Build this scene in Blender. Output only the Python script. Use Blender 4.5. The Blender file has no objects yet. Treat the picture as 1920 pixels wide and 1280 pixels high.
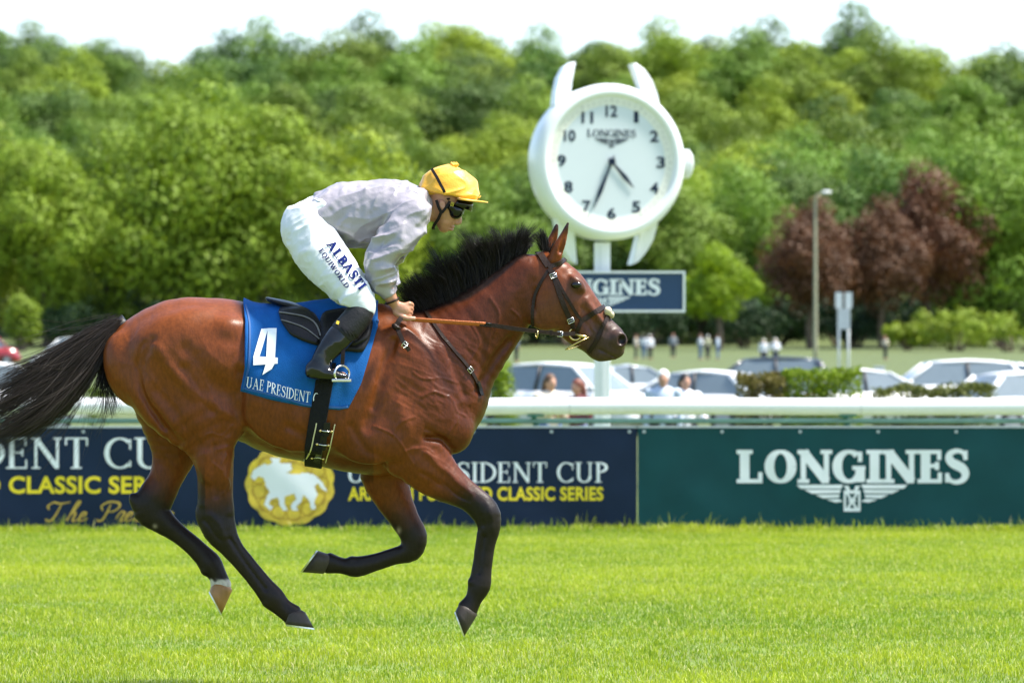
import bpy, bmesh, math, random
import numpy as np
from mathutils import Vector, Matrix
from mathutils.bvhtree import BVHTree

scene = bpy.context.scene
C = scene.collection
R = math.radians
rng = np.random.default_rng(7)
random.seed(7)

# ---------------------------------------------------------------- camera
CAMZ, FPX, HOR = 1.35, 7200.0, 727.0
DH = FPX / 420.0                       # distance of the galloping horse, 17.14 m
cam = bpy.data.cameras.new('camera')
cam.lens = 135; cam.sensor_width = 36; cam.sensor_fit = 'HORIZONTAL'
cam.clip_start = 0.5; cam.clip_end = 6000
cam.dof.use_dof = True
cam.dof.focus_distance = DH - 0.2
cam.dof.aperture_fstop = 4.5
cam.dof.aperture_blades = 9
camo = bpy.data.objects.new('camera', cam)
C.objects.link(camo)
camo.location = (0, 0, CAMZ)
camo.rotation_euler = (R(90) + math.atan((HOR - 640) / FPX), 0, 0)
scene.camera = camo

# ---------------------------------------------------------------- sky, sun, exposure
SUN_EL, SUN_AZ = 61.0, 91.0           # azimuth measured clockwise from +Y (view direction)
w = bpy.data.worlds.new('World'); scene.world = w; w.use_nodes = True
nt = w.node_tree
sky = nt.nodes.new('ShaderNodeTexSky'); sky.sky_type = 'NISHITA'
sky.sun_disc = False
sky.sun_elevation = R(SUN_EL); sky.sun_rotation = R(SUN_AZ)
sky.air_density = 1.0; sky.dust_density = 1.4; sky.ozone_density = 0.7
bg = nt.nodes['Background']; bg.inputs['Strength'].default_value = 0.14
nt.links.new(sky.outputs[0], bg.inputs[0])
sl = bpy.data.lights.new('sun', 'SUN'); sl.energy = 4.2; sl.angle = R(6.0); sl.color = (1.0, 0.95, 0.86)
so = bpy.data.objects.new('sun', sl); C.objects.link(so)
sd = Vector((math.sin(R(SUN_AZ)) * math.cos(R(SUN_EL)), math.cos(R(SUN_AZ)) * math.cos(R(SUN_EL)), math.sin(R(SUN_EL))))
so.rotation_euler = (-sd).to_track_quat('-Z', 'Y').to_euler()
so.location = (30, -30, 60)
vs = scene.view_settings
vs.view_transform = 'Standard'; vs.look = 'None'; vs.gamma = 1; vs.use_curve_mapping = False
vs.exposure = 1.3

# ---------------------------------------------------------------- helpers
def P(px, py, y=0.0):
    """a point of the plane the horse gallops in (plus y metres behind it), from its place in the photograph"""
    k = (DH + y) / FPX
    return np.array(((px - 960) * k, DH + y, CAMZ + (HOR - py) * k))
def W(px, py, D):
    return np.array(((px - 960) * D / FPX, D, CAMZ + (HOR - py) * D / FPX))
def topx(v):
    k = v[:, 1] / FPX
    return v[:, 0] / k + 960, HOR - (v[:, 2] - CAMZ) / k

def sstep(a, b, x):
    t = np.clip((x - a) / (b - a), 0, 1); return t * t * (3 - 2 * t)

_tab = np.random.default_rng(3).random(65536).astype(np.float32)
def noise(p, scale=1.0, seed=0):
    """smooth value noise in -1..1 for an (n,3) array"""
    p = np.asarray(p, dtype=np.float64) * scale + 100.0 + seed * 17.31
    i = np.floor(p).astype(np.int64); f = p - i; f = f * f * (3 - 2 * f)
    def hsh(a, b, c): return _tab[((a * 73856093) ^ (b * 19349663) ^ (c * 83492791)) & 65535]
    r = 0
    for dx in (0, 1):
        for dy in (0, 1):
            for dz in (0, 1):
                wgt = (f[:, 0] if dx else 1 - f[:, 0]) * (f[:, 1] if dy else 1 - f[:, 1]) * (f[:, 2] if dz else 1 - f[:, 2])
                r = r + wgt * hsh(i[:, 0] + dx, i[:, 1] + dy, i[:, 2] + dz)
    return r * 2 - 1

def tag(o, label=None, cat=None, group=None, kind=None):
    if label: o['label'] = label
    if cat: o['category'] = cat
    if group: o['group'] = group
    if kind: o['kind'] = kind
    return o
def empty(name, loc, rz=0.0):
    o = bpy.data.objects.new(name, None); C.objects.link(o)
    o.location = [float(a) for a in loc]; o.rotation_euler = (0, 0, rz); o.empty_display_size = .2
    return o
def link(name, me, mat=None, parent=None, world=True):
    """one mesh object; world=True: the vertices are world coordinates, also when parented"""
    o = bpy.data.objects.new(name, me); C.objects.link(o)
    if mat is not None and not me.materials: me.materials.append(mat)
    if parent is not None:
        o.parent = parent
        if world: o.matrix_parent_inverse = rootmat(parent).inverted()
    return o
def rootmat(p):
    m = Matrix.LocRotScale(p.location, p.rotation_euler, p.scale)
    return (rootmat(p.parent) @ p.matrix_parent_inverse @ m) if p.parent else m
def fastmesh(name, v, f, smooth=True, col=None):
    """v (n,3), f (m,k) with one k for all faces"""
    v = np.asarray(v, dtype=np.float32); f = np.asarray(f, dtype=np.int32)
    me = bpy.data.meshes.new(name)
    me.vertices.add(len(v)); me.vertices.foreach_set('co', v.ravel())
    m, k = f.shape
    me.loops.add(m * k); me.loops.foreach_set('vertex_index', f.ravel())
    me.polygons.add(m); me.polygons.foreach_set('loop_start', np.arange(0, m * k, k, dtype=np.int32))
    me.polygons.foreach_set('use_smooth', np.full(m, smooth, dtype=bool))
    if col is not None:
        a = me.attributes.new('Col', 'FLOAT_COLOR', 'POINT')
        c = np.ones((len(v), 4), dtype=np.float32); c[:, :3] = col
        a.data.foreach_set('color', c.ravel())
    me.update(calc_edges=True); me.validate()
    return me
class MB:
    """collects pieces of ONE mesh"""
    def __init__(s): s.v = []; s.f = []
    def add(s, v, f):
        n = len(s.v); s.v.extend([tuple(map(float, a)) for a in v]); s.f.extend([tuple(i + n for i in q) for q in f]); return s
    def box(s, c, d, rot=None):
        c = Vector(c); o = []
        for x in (-.5, .5):
            for y in (-.5, .5):
                for z in (-.5, .5):
                    q = Vector((x * d[0], y * d[1], z * d[2]))
                    if rot is not None: q = rot @ q
                    o.append(c + q)
        return s.add(o, [(0, 1, 3, 2), (4, 6, 7, 5), (0, 4, 5, 1), (2, 3, 7, 6), (0, 2, 6, 4), (1, 5, 7, 3)])
    def tube(s, pts, rad, n=8, cap=True, sx=1.0):
        pts = [Vector(p) for p in pts]
        if not hasattr(rad, '__len__'): rad = [rad] * len(pts)
        vs_, fs = [], []; up = None
        for i, p in enumerate(pts):
            t = (pts[min(i + 1, len(pts) - 1)] - pts[max(i - 1, 0)]).normalized()
            if up is None:
                up = t.orthogonal().normalized()
            up = (up - t * up.dot(t)); up = up.normalized() if up.length > 1e-6 else t.orthogonal().normalized()
            b = t.cross(up)
            for k in range(n):
                a = 2 * math.pi * k / n
                vs_.append(p + (up * math.cos(a) * sx + b * math.sin(a)) * rad[i])
        for i in range(len(pts) - 1):
            for k in range(n):
                k2 = (k + 1) % n
                fs.append((i * n + k, i * n + k2, (i + 1) * n + k2, (i + 1) * n + k))
        if cap:
            fs.append(tuple(range(n))[::-1]); fs.append(tuple((len(pts) - 1) * n + k for k in range(n)))
        return s.add(vs_, fs)
    def rings(s, rings, cap=True, closed=True):
        n = len(rings[0]); vs_ = [p for r in rings for p in r]; fs = []
        for i in range(len(rings) - 1):
            for k in range(n if closed else n - 1):
                k2 = (k + 1) % n
                fs.append((i * n + k, i * n + k2, (i + 1) * n + k2, (i + 1) * n + k))
        if cap: fs.append(tuple(range(n))[::-1]); fs.append(tuple((len(rings) - 1) * n + k for k in range(n)))
        return s.add(vs_, fs)
    def poly(s, pts, depth_vec):
        """a flat outline with thickness"""
        n = len(pts); d = Vector(depth_vec); a = [Vector(p) for p in pts]
        vs_ = a + [p + d for p in a]
        fs = [tuple(range(n)), tuple(range(2 * n - 1, n - 1, -1))] + [(k, k + n, (k + 1) % n + n, (k + 1) % n) for k in range(n)]
        return s.add(vs_, fs)
    def build(s, name, mat=None, parent=None, smooth=False, world=True, bevel=0, kind=None, fix=True):
        me = bpy.data.meshes.new(name); me.from_pydata(s.v, [], s.f)
        if fix or bevel:
            bm = bmesh.new(); bm.from_mesh(me)
            if fix: bmesh.ops.recalc_face_normals(bm, faces=bm.faces)
            if bevel:
                bmesh.ops.bevel(bm, geom=[e for e in bm.edges if len(e.link_faces) == 2 and e.calc_face_angle(0) > .5], offset=bevel, segments=2, affect='EDGES', profile=.6)
            bm.to_mesh(me); bm.free()
        me.update()
        if smooth:
            me.polygons.foreach_set('use_smooth', [True] * len(me.polygons))
        o = link(name, me, mat, parent, world)
        if kind: o['kind'] = kind
        return o

# ---------------------------------------------------------------- materials
MATS = {}
def mat(name, col, rough=.6, var=.12, scale=8.0, bump=0.0, bscale=40.0, metal=0.0, coat=0.0, sheen=0.0, attr=False, spec=.5,
        transl=0.0, trcol=None, objrand=0.0, stretch=(1, 1, 1), trans=0.0):
    m = bpy.data.materials.new(name); m.use_nodes = True; n = m.node_tree; N = n.nodes; L = n.links
    b = N['Principled BSDF']
    b.inputs['Roughness'].default_value = rough; b.inputs['Metallic'].default_value = metal
    b.inputs['Coat Weight'].default_value = coat; b.inputs['Coat Roughness'].default_value = .15
    b.inputs['Sheen Weight'].default_value = sheen; b.inputs['Specular IOR Level'].default_value = spec
    b.inputs['Transmission Weight'].default_value = trans
    tc = N.new('ShaderNodeTexCoord'); mp = N.new('ShaderNodeMapping'); mp.inputs['Scale'].default_value = stretch
    L.new(tc.outputs['Object'], mp.inputs[0])
    nz = N.new('ShaderNodeTexNoise'); nz.inputs['Scale'].default_value = scale; nz.inputs['Detail'].default_value = 4
    L.new(mp.outputs[0], nz.inputs['Vector'])
    hs = N.new('ShaderNodeHueSaturation')
    mr = N.new('ShaderNodeMapRange'); mr.inputs[1].default_value = .25; mr.inputs[2].default_value = .75
    mr.inputs[3].default_value = 1 - var; mr.inputs[4].default_value = 1 + var
    L.new(nz.outputs[0], mr.inputs[0])
    if attr:
        at = N.new('ShaderNodeAttribute'); at.attribute_name = 'Col'; L.new(at.outputs['Color'], hs.inputs['Color'])
    else:
        hs.inputs['Color'].default_value = (*col, 1)
    if objrand:
        oi = N.new('ShaderNodeObjectInfo'); m2 = N.new('ShaderNodeMapRange'); m2.inputs[3].default_value = 1 - objrand; m2.inputs[4].default_value = 1 + objrand
        L.new(oi.outputs['Random'], m2.inputs[0])
        mu = N.new('ShaderNodeMath'); mu.operation = 'MULTIPLY'; L.new(mr.outputs[0], mu.inputs[0]); L.new(m2.outputs[0], mu.inputs[1])
        L.new(mu.outputs[0], hs.inputs['Value'])
        m3 = N.new('ShaderNodeMapRange'); m3.inputs[3].default_value = .5 - objrand * .05; m3.inputs[4].default_value = .5 + objrand * .08
        ml = N.new('ShaderNodeMath'); ml.operation = 'MULTIPLY_ADD'; ml.inputs[1].default_value = 7.31; ml.inputs[2].default_value = .37
        fr = N.new('ShaderNodeMath'); fr.operation = 'FRACT'
        L.new(oi.outputs['Random'], ml.inputs[0]); L.new(ml.outputs[0], fr.inputs[0]); L.new(fr.outputs[0], m3.inputs[0]); L.new(m3.outputs[0], hs.inputs['Hue'])
    else:
        L.new(mr.outputs[0], hs.inputs['Value'])
    L.new(hs.outputs[0], b.inputs['Base Color'])
    if bump:
        bz = N.new('ShaderNodeTexNoise'); bz.inputs['Scale'].default_value = bscale; bz.inputs['Detail'].default_value = 5
        L.new(mp.outputs[0], bz.inputs['Vector'])
        bp = N.new('ShaderNodeBump'); bp.inputs['Strength'].default_value = bump; bp.inputs['Distance'].default_value = .01
        L.new(bz.outputs[0], bp.inputs['Height']); L.new(bp.outputs[0], b.inputs['Normal'])
    if transl:
        tr = N.new('ShaderNodeBsdfTranslucent'); mx = N.new('ShaderNodeMixShader'); mx.inputs[0].default_value = transl
        if trcol:
            h2 = N.new('ShaderNodeMix'); h2.data_type = 'RGBA'; h2.blend_type = 'MULTIPLY'; h2.inputs[0].default_value = 1
            L.new(hs.outputs[0], h2.inputs[6]); h2.inputs[7].default_value = (*trcol, 1); L.new(h2.outputs[2], tr.inputs[0])
        else: L.new(hs.outputs[0], tr.inputs[0])
        L.new(b.outputs[0], mx.inputs[1]); L.new(tr.outputs[0], mx.inputs[2]); L.new(mx.outputs[0], N['Material Output'].inputs[0])
    MATS[name] = m
    return m

# ---------------------------------------------------------------- solid modelling: smooth unions on a grid
def catmull(st, n):
    st = np.asarray(st, float)
    if n <= 1 or len(st) < 3: return st
    out = []
    for i in range(len(st) - 1):
        p0 = st[max(i - 1, 0)]; p1 = st[i]; p2 = st[i + 1]; p3 = st[min(i + 2, len(st) - 1)]
        for j in range(n):
            t = j / n
            out.append(.5 * (2 * p1 + (p2 - p0) * t + (2 * p0 - 5 * p1 + 4 * p2 - p3) * t * t + (3 * p1 - p0 - 3 * p2 + p3) * t ** 3))
    out.append(st[-1]); return np.array(out)
class Field:
    def __init__(s, lo, hi, h):
        s.lo = np.array(lo, float); s.h = h
        s.n = np.ceil((np.array(hi) - s.lo) / h).astype(int) + 1
        s.f = np.full(s.n, .5, np.float32)
    def grid(s, lo, hi):
        a = np.clip(np.floor((np.array(lo) - s.lo) / s.h).astype(int), 0, s.n); b = np.clip(np.ceil((np.array(hi) - s.lo) / s.h).astype(int) + 1, 0, s.n)
        sl_ = tuple(slice(i, j) for i, j in zip(a, b))
        ax = [(s.lo[i] + s.h * np.arange(a[i], b[i])).astype(np.float32) for i in range(3)]
        return sl_, ax[0][:, None, None], ax[1][None, :, None], ax[2][None, None, :]
    def mix(s, sl_, d, k, op):
        f = s.f[sl_]
        if f.size == 0: return
        if op == 'add':
            if k > 0:
                hh = np.maximum(k - np.abs(f - d), 0) / k; s.f[sl_] = np.minimum(f, d) - hh * hh * (k * .25)
            else: s.f[sl_] = np.minimum(f, d)
        elif op == 'sub':
            d = -d; hh = np.maximum(k - np.abs(f - d), 0) / max(k, 1e-6); s.f[sl_] = np.maximum(f, d) + hh * hh * (k * .25)
        elif op == 'cut': s.f[sl_] = np.maximum(f, d)
    def chain(s, st, k=.02, op='add', up=4, side=(0, 1, 0)):
        """stations (x,y,z, a, b): a radius in the picture plane, b radius sideways"""
        st = catmull(st, up); st[:, 3:] = np.maximum(st[:, 3:], .002)
        # a chain is a union of its own pieces first, so that it does not swell at the joints
        m = .03 + k + s.h * 3
        lo = np.min(st[:, :3] - st[:, 3:].max(1)[:, None], 0) - m; hi = np.max(st[:, :3] + st[:, 3:].max(1)[:, None], 0) + m
        sl0, X0, Y0, Z0 = s.grid(lo, hi)
        D = np.full(tuple(q.stop - q.start for q in sl0), .5, np.float32)
        if D.size == 0: return
        off = np.array([q.start for q in sl0])
        for A, B in zip(st[:-1], st[1:]):
            d = B[:3] - A[:3]; Ln = np.linalg.norm(d)
            if Ln < 1e-7: continue
            d = d / Ln; sv = np.array(side, float); sv = sv - d * sv.dot(d); sv /= np.linalg.norm(sv); u = np.cross(sv, d)
            rm = max(A[3:].max(), B[3:].max()) + m
            sl_, X, Y, Z = s.grid(np.minimum(A[:3], B[:3]) - rm, np.maximum(A[:3], B[:3]) + rm)
            sl_ = tuple(slice(max(q.start, o.start), max(min(q.stop, o.stop), max(q.start, o.start))) for q, o in zip(sl_, sl0))
            if any(q.stop <= q.start for q in sl_): continue
            gx_ = [(s.lo[i] + s.h * np.arange(sl_[i].start, sl_[i].stop)).astype(np.float32) for i in range(3)]
            X, Y, Z = gx_[0][:, None, None], gx_[1][None, :, None], gx_[2][None, None, :]
            x = X - A[0]; y = Y - A[1]; z = Z - A[2]
            ta = x * d[0] + y * d[1] + z * d[2]
            t = np.clip(ta / Ln, 0, 1); wv = ta - t * Ln
            a = A[3] + (B[3] - A[3]) * t; b = A[4] + (B[4] - A[4]) * t; mm = np.minimum(a, b)
            qu = x * u[0] + y * u[1] + z * u[2]; qs = x * sv[0] + y * sv[1] + z * sv[2]
            k0 = np.sqrt((qu / a) ** 2 + (qs / b) ** 2 + (wv / mm) ** 2) + 1e-6
            k1 = np.sqrt((qu / a ** 2) ** 2 + (qs / b ** 2) ** 2 + (wv / mm ** 2) ** 2) + 1e-6
            dd = k0 * (k0 - 1) / k1
            loc = tuple(slice(max(q.start - o, 0), max(q.stop - o, 0)) for q, o in zip(sl_, off))
            sub = D[loc]
            if sub.shape == dd.shape: D[loc] = np.minimum(sub, dd)
            else:
                print('grid mismatch', sub.shape, dd.shape)
        s.mix(sl0, D, k, op)
    def ell(s, c, r, k=.02, op='add', rot=0.0, rotz=0.0):
        """ellipsoid turned by rot in the picture plane (about y), then by rotz about z"""
        c = np.array(c, float); r = np.array(r, float); rm = r.max() + k + .03
        sl_, X, Y, Z = s.grid(c - rm, c + rm); x = X - c[0]; y = Y - c[1]; z = Z - c[2]
        if rotz:
            ca, sa = math.cos(rotz), math.sin(rotz); x, y = x * ca + y * sa, -x * sa + y * ca
        ca, sa = math.cos(rot), math.sin(rot)
        xx = x * ca - z * sa; zz = x * sa + z * ca
        k0 = np.sqrt((xx / r[0]) ** 2 + (y / r[1]) ** 2 + (zz / r[2]) ** 2) + 1e-6
        k1 = np.sqrt((xx / r[0] ** 2) ** 2 + (y / r[1] ** 2) ** 2 + (zz / r[2] ** 2) ** 2) + 1e-6
        s.mix(sl_, (k0 * (k0 - 1) / k1).astype(np.float32), k, op)
    def plane(s, p, nrm, k=0):
        nrm = np.array(nrm, float); nrm /= np.linalg.norm(nrm)
        sl_, X, Y, Z = s.grid(s.lo, s.lo + s.h * s.n)
        d = ((X - p[0]) * nrm[0] + (Y - p[1]) * nrm[1] + (Z - p[2]) * nrm[2]).astype(np.float32)
        s.mix(sl_, d, k, 'cut')
    def mesh(s):
        f = s.f; sg = f < 0
        c = np.zeros(tuple(np.array(f.shape) - 1), np.int8)
        cs = [(a, b, d) for a in (0, 1) for b in (0, 1) for d in (0, 1)]
        n = f.shape
        for a, b, d in cs: c += sg[a:n[0] - 1 + a, b:n[1] - 1 + b, d:n[2] - 1 + d]
        act = (c > 0) & (c < 8); ijk = np.argwhere(act); idx = np.full(act.shape, -1, np.int32); idx[act] = np.arange(len(ijk))
        acc = np.zeros((len(ijk), 3)); cnt = np.zeros(len(ijk))
        for i, A in enumerate(cs):
            for B in cs[i + 1:]:
                if sum(abs(p - q) for p, q in zip(A, B)) != 1: continue
                fa = f[ijk[:, 0] + A[0], ijk[:, 1] + A[1], ijk[:, 2] + A[2]]; fb = f[ijk[:, 0] + B[0], ijk[:, 1] + B[1], ijk[:, 2] + B[2]]
                cr = (fa < 0) != (fb < 0); t = np.where(cr, fa / np.where(cr, fa - fb, 1), 0)
                pa = np.array(A, float)[None] + t[:, None] * (np.array(B, float) - np.array(A, float))[None]
                acc += pa * cr[:, None]; cnt += cr
        v = s.lo + s.h * (ijk + acc / cnt[:, None])
        fs = []
        for ax in range(3):
            o1, o2 = [(1, 2), (2, 0), (0, 1)][ax]
            s0 = [slice(None)] * 3; s1 = [slice(None)] * 3; s0[ax] = slice(0, -1); s1[ax] = slice(1, None)
            for o in (o1, o2): s0[o] = slice(1, -1); s1[o] = slice(1, -1)
            A_, B_ = sg[tuple(s0)], sg[tuple(s1)]
            e = np.argwhere(A_ != B_); flip = A_[e[:, 0], e[:, 1], e[:, 2]]
            e[:, o1] += 1; e[:, o2] += 1
            def cell(d1, d2):
                q = e.copy(); q[:, o1] -= d1; q[:, o2] -= d2; return idx[q[:, 0], q[:, 1], q[:, 2]]
            q = np.stack([cell(1, 1), cell(0, 1), cell(0, 0), cell(1, 0)], 1)
            q[~flip] = q[~flip][:, ::-1]
            fs.append(q)
        return v, np.concatenate(fs)
def vnormals(v, f):
    n = np.zeros_like(v); a = np.cross(v[f[:, 2]] - v[f[:, 0]], v[f[:, 3]] - v[f[:, 1]])
    for i in range(4): np.add.at(n, f[:, i], a)
    return n / (np.linalg.norm(n, axis=1)[:, None] + 1e-12)
def relax(v, f, it=2, lam=.5):
    for _ in range(it):
        s_ = np.zeros_like(v); c = np.zeros(len(v))
        for i in range(4):
            for j in ((i + 1) % 4, (i - 1) % 4):
                np.add.at(s_, f[:, i], v[f[:, j]]); np.add.at(c, f[:, i], 1)
        v = v + lam * (s_ / c[:, None] - v)
    return v
def bvh_of(v, f): return BVHTree.FromPolygons([tuple(a) for a in v.tolist()], f.tolist())

def S5(rows):
    """(px, py, radius px, side radius m, y) -> stations in metres"""
    out = []
    for px, py, r, b, y in rows:
        p = P(px, py, y); out.append((p[0], p[1], p[2], r / 420.0, b))
    return out
def mirror(rows): return [(a, b, c, d, -e) for a, b, c, d, e in rows]
# ================================================================ ground
def ground_z(x, y):
    x = np.asarray(x, float); y = np.asarray(y, float)
    z = -.02 * sstep(30, 36, y) - .10 * sstep(40, 50, y) + .24 * sstep(58, 82, y) + 5.3 * np.clip((y - 78) / 290, 0, 1) ** 1.15
    hill = np.clip((y - 372) / 262, 0, 1)
    z = z + 37.5 * (hill * hill * (3 - 2 * hill) * .45 + hill * .55) * (1.02 + .03 * np.sin(x * .05 + .6) - .03 * np.sin(x * .11))
    z = z + 14 * np.clip((y - 640) / 500, 0, 1)
    return z
ys = np.concatenate([np.linspace(-60, 14, 20), np.linspace(15, 46, 63), np.linspace(48, 340, 74), np.linspace(345, 1000, 90), np.linspace(1030, 3000, 20)])
xs = np.concatenate([np.linspace(-900, -70, 24), np.linspace(-64, 64, 81), np.linspace(70, 900, 24)])
gx, gy = np.meshgrid(xs, ys, indexing='ij')
gz = ground_z(gx, gy) + np.where(gy < 40, .006 * noise(np.stack([gx.ravel(), gy.ravel(), gx.ravel() * 0], 1), 1.3).reshape(gx.shape), 0)
ny = len(ys)
ii, jj = np.meshgrid(np.arange(len(xs) - 1), np.arange(ny - 1), indexing='ij')
q = np.stack([ii * ny + jj, (ii + 1) * ny + jj, (ii + 1) * ny + jj + 1, ii * ny + jj + 1], -1).reshape(-1, 4)
m_ground = mat('turf soil', (.105, .145, .022), .9, .3, 1.6, .6, 30)
m_ground.node_tree.nodes['Noise Texture'].inputs['Detail'].default_value = 8
_n = m_ground.node_tree; _N = _n.nodes; _L = _n.links
_hs = _N['Hue/Saturation/Value'] if 'Hue/Saturation/Value' in _N else [q for q in _N if q.type == 'HUE_SAT'][0]
_sx = _N.new('ShaderNodeSeparateXYZ'); _L.new([q for q in _N if q.type == 'TEX_COORD'][0].outputs['Object'], _sx.inputs[0])
_mr = _N.new('ShaderNodeMapRange'); _mr.inputs[1].default_value = 40; _mr.inputs[2].default_value = 58; _L.new(_sx.outputs[1], _mr.inputs[0])
_mx = _N.new('ShaderNodeMix'); _mx.data_type = 'RGBA'; _mx.inputs[6].default_value = (.115, .165, .018, 1); _mx.inputs[7].default_value = (.072, .098, .022, 1)   # mown turf, rougher meadow beyond the rail
_L.new(_mr.outputs[0], _mx.inputs[0]); _L.new(_mx.outputs[2], _hs.inputs['Color'])
tag(link('ground', fastmesh('ground', np.stack([gx.ravel(), gy.ravel(), gz.ravel()], 1), q), m_ground), kind='structure')

# ---- turf: every blade is a small bent leaf
def blades(n, y0, y1, hmin, hmax, wmin, wmax, marg=1.0, lean=.5, xr=None, seg2=True):
    y = rng.uniform(y0, y1, n * 2); wd = .1335 * y + marg
    keep = rng.random(n * 2) < wd / wd.max(); y = y[keep][:n]; n = len(y)
    x = (rng.random(n) * 2 - 1) * (.1335 * y + marg) if xr is None else rng.uniform(xr[0], xr[1], n)
    p = np.stack([x, y, ground_z(x, y)], 1)
    pn = noise(p * [1, 1, 0], 1.1); pn2 = noise(p * [1, 1, 0], 5.0, 2); pn3 = noise(p * [1, .6, 0], .35, 4)
    h = rng.uniform(hmin, hmax, n) * (1 + .3 * pn + .5 * pn2)
    wd = rng.uniform(wmin, wmax, n)
    a = rng.uniform(0, 2 * np.pi, n); side = np.stack([np.cos(a), np.sin(a), 0 * a], 1)
    b = rng.uniform(0, 2 * np.pi, n); ln = np.stack([np.cos(b), np.sin(b), 0 * b], 1) * (h * rng.uniform(.1, 1, n) * lean * 1.6)[:, None]
    up = np.zeros((n, 3)); up[:, 2] = h
    b0 = p - side * wd[:, None] / 2; b1 = p + side * wd[:, None] / 2; mid = p + up * .62 + ln * .35; tip = p + up * .95 + ln
    v = np.stack([b0, b1, mid + side * wd[:, None] * .4, mid - side * wd[:, None] * .4, tip], 1).reshape(-1, 3)
    i = np.arange(n)[:, None] * 5
    f = np.concatenate([i + [0, 1, 2], i + [0, 2, 3], i + [3, 2, 4]])
    t = np.clip(.5 + .30 * pn + .22 * pn2 + .28 * pn3 + rng.normal(0, .22, n), 0, 1)[:, None]
    c = np.array([.145, .250, .010]) * (1 - t) + np.array([.40, .455, .030]) * t
    dry = (rng.random(n) < .07)[:, None]; c = np.where(dry, [.56, .54, .22], c)
    return v, f, np.repeat(c, 5, 0)
m_grass = mat('grass blades', (1, 1, 1), .5, .05, 3, attr=True, transl=.45, trcol=(1.25, 1.25, .8), spec=.5)
gv, gf, gc = blades(470000, 15.6, 37.6, .018, .042, .0032, .0062)
gv2, gf2, gc2 = blades(14000, 36.3, 36.93, .03, .085, .006, .012, lean=.4)
gv3, gf3, gc3 = blades(500, 36.6, 36.9, .07, .19, .006, .011, lean=.35)
gf2 = gf2 + len(gv); gf3 = gf3 + len(gv) + len(gv2)
tag(link('turf_grass', fastmesh('turf_grass', np.concatenate([gv, gv2, gv3]), np.concatenate([gf, gf2, gf3]), False, np.concatenate([gc, gc2, gc3])), m_grass),
    'short bright green turf of the racecourse in front of the banners', 'grass', kind='stuff')

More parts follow.
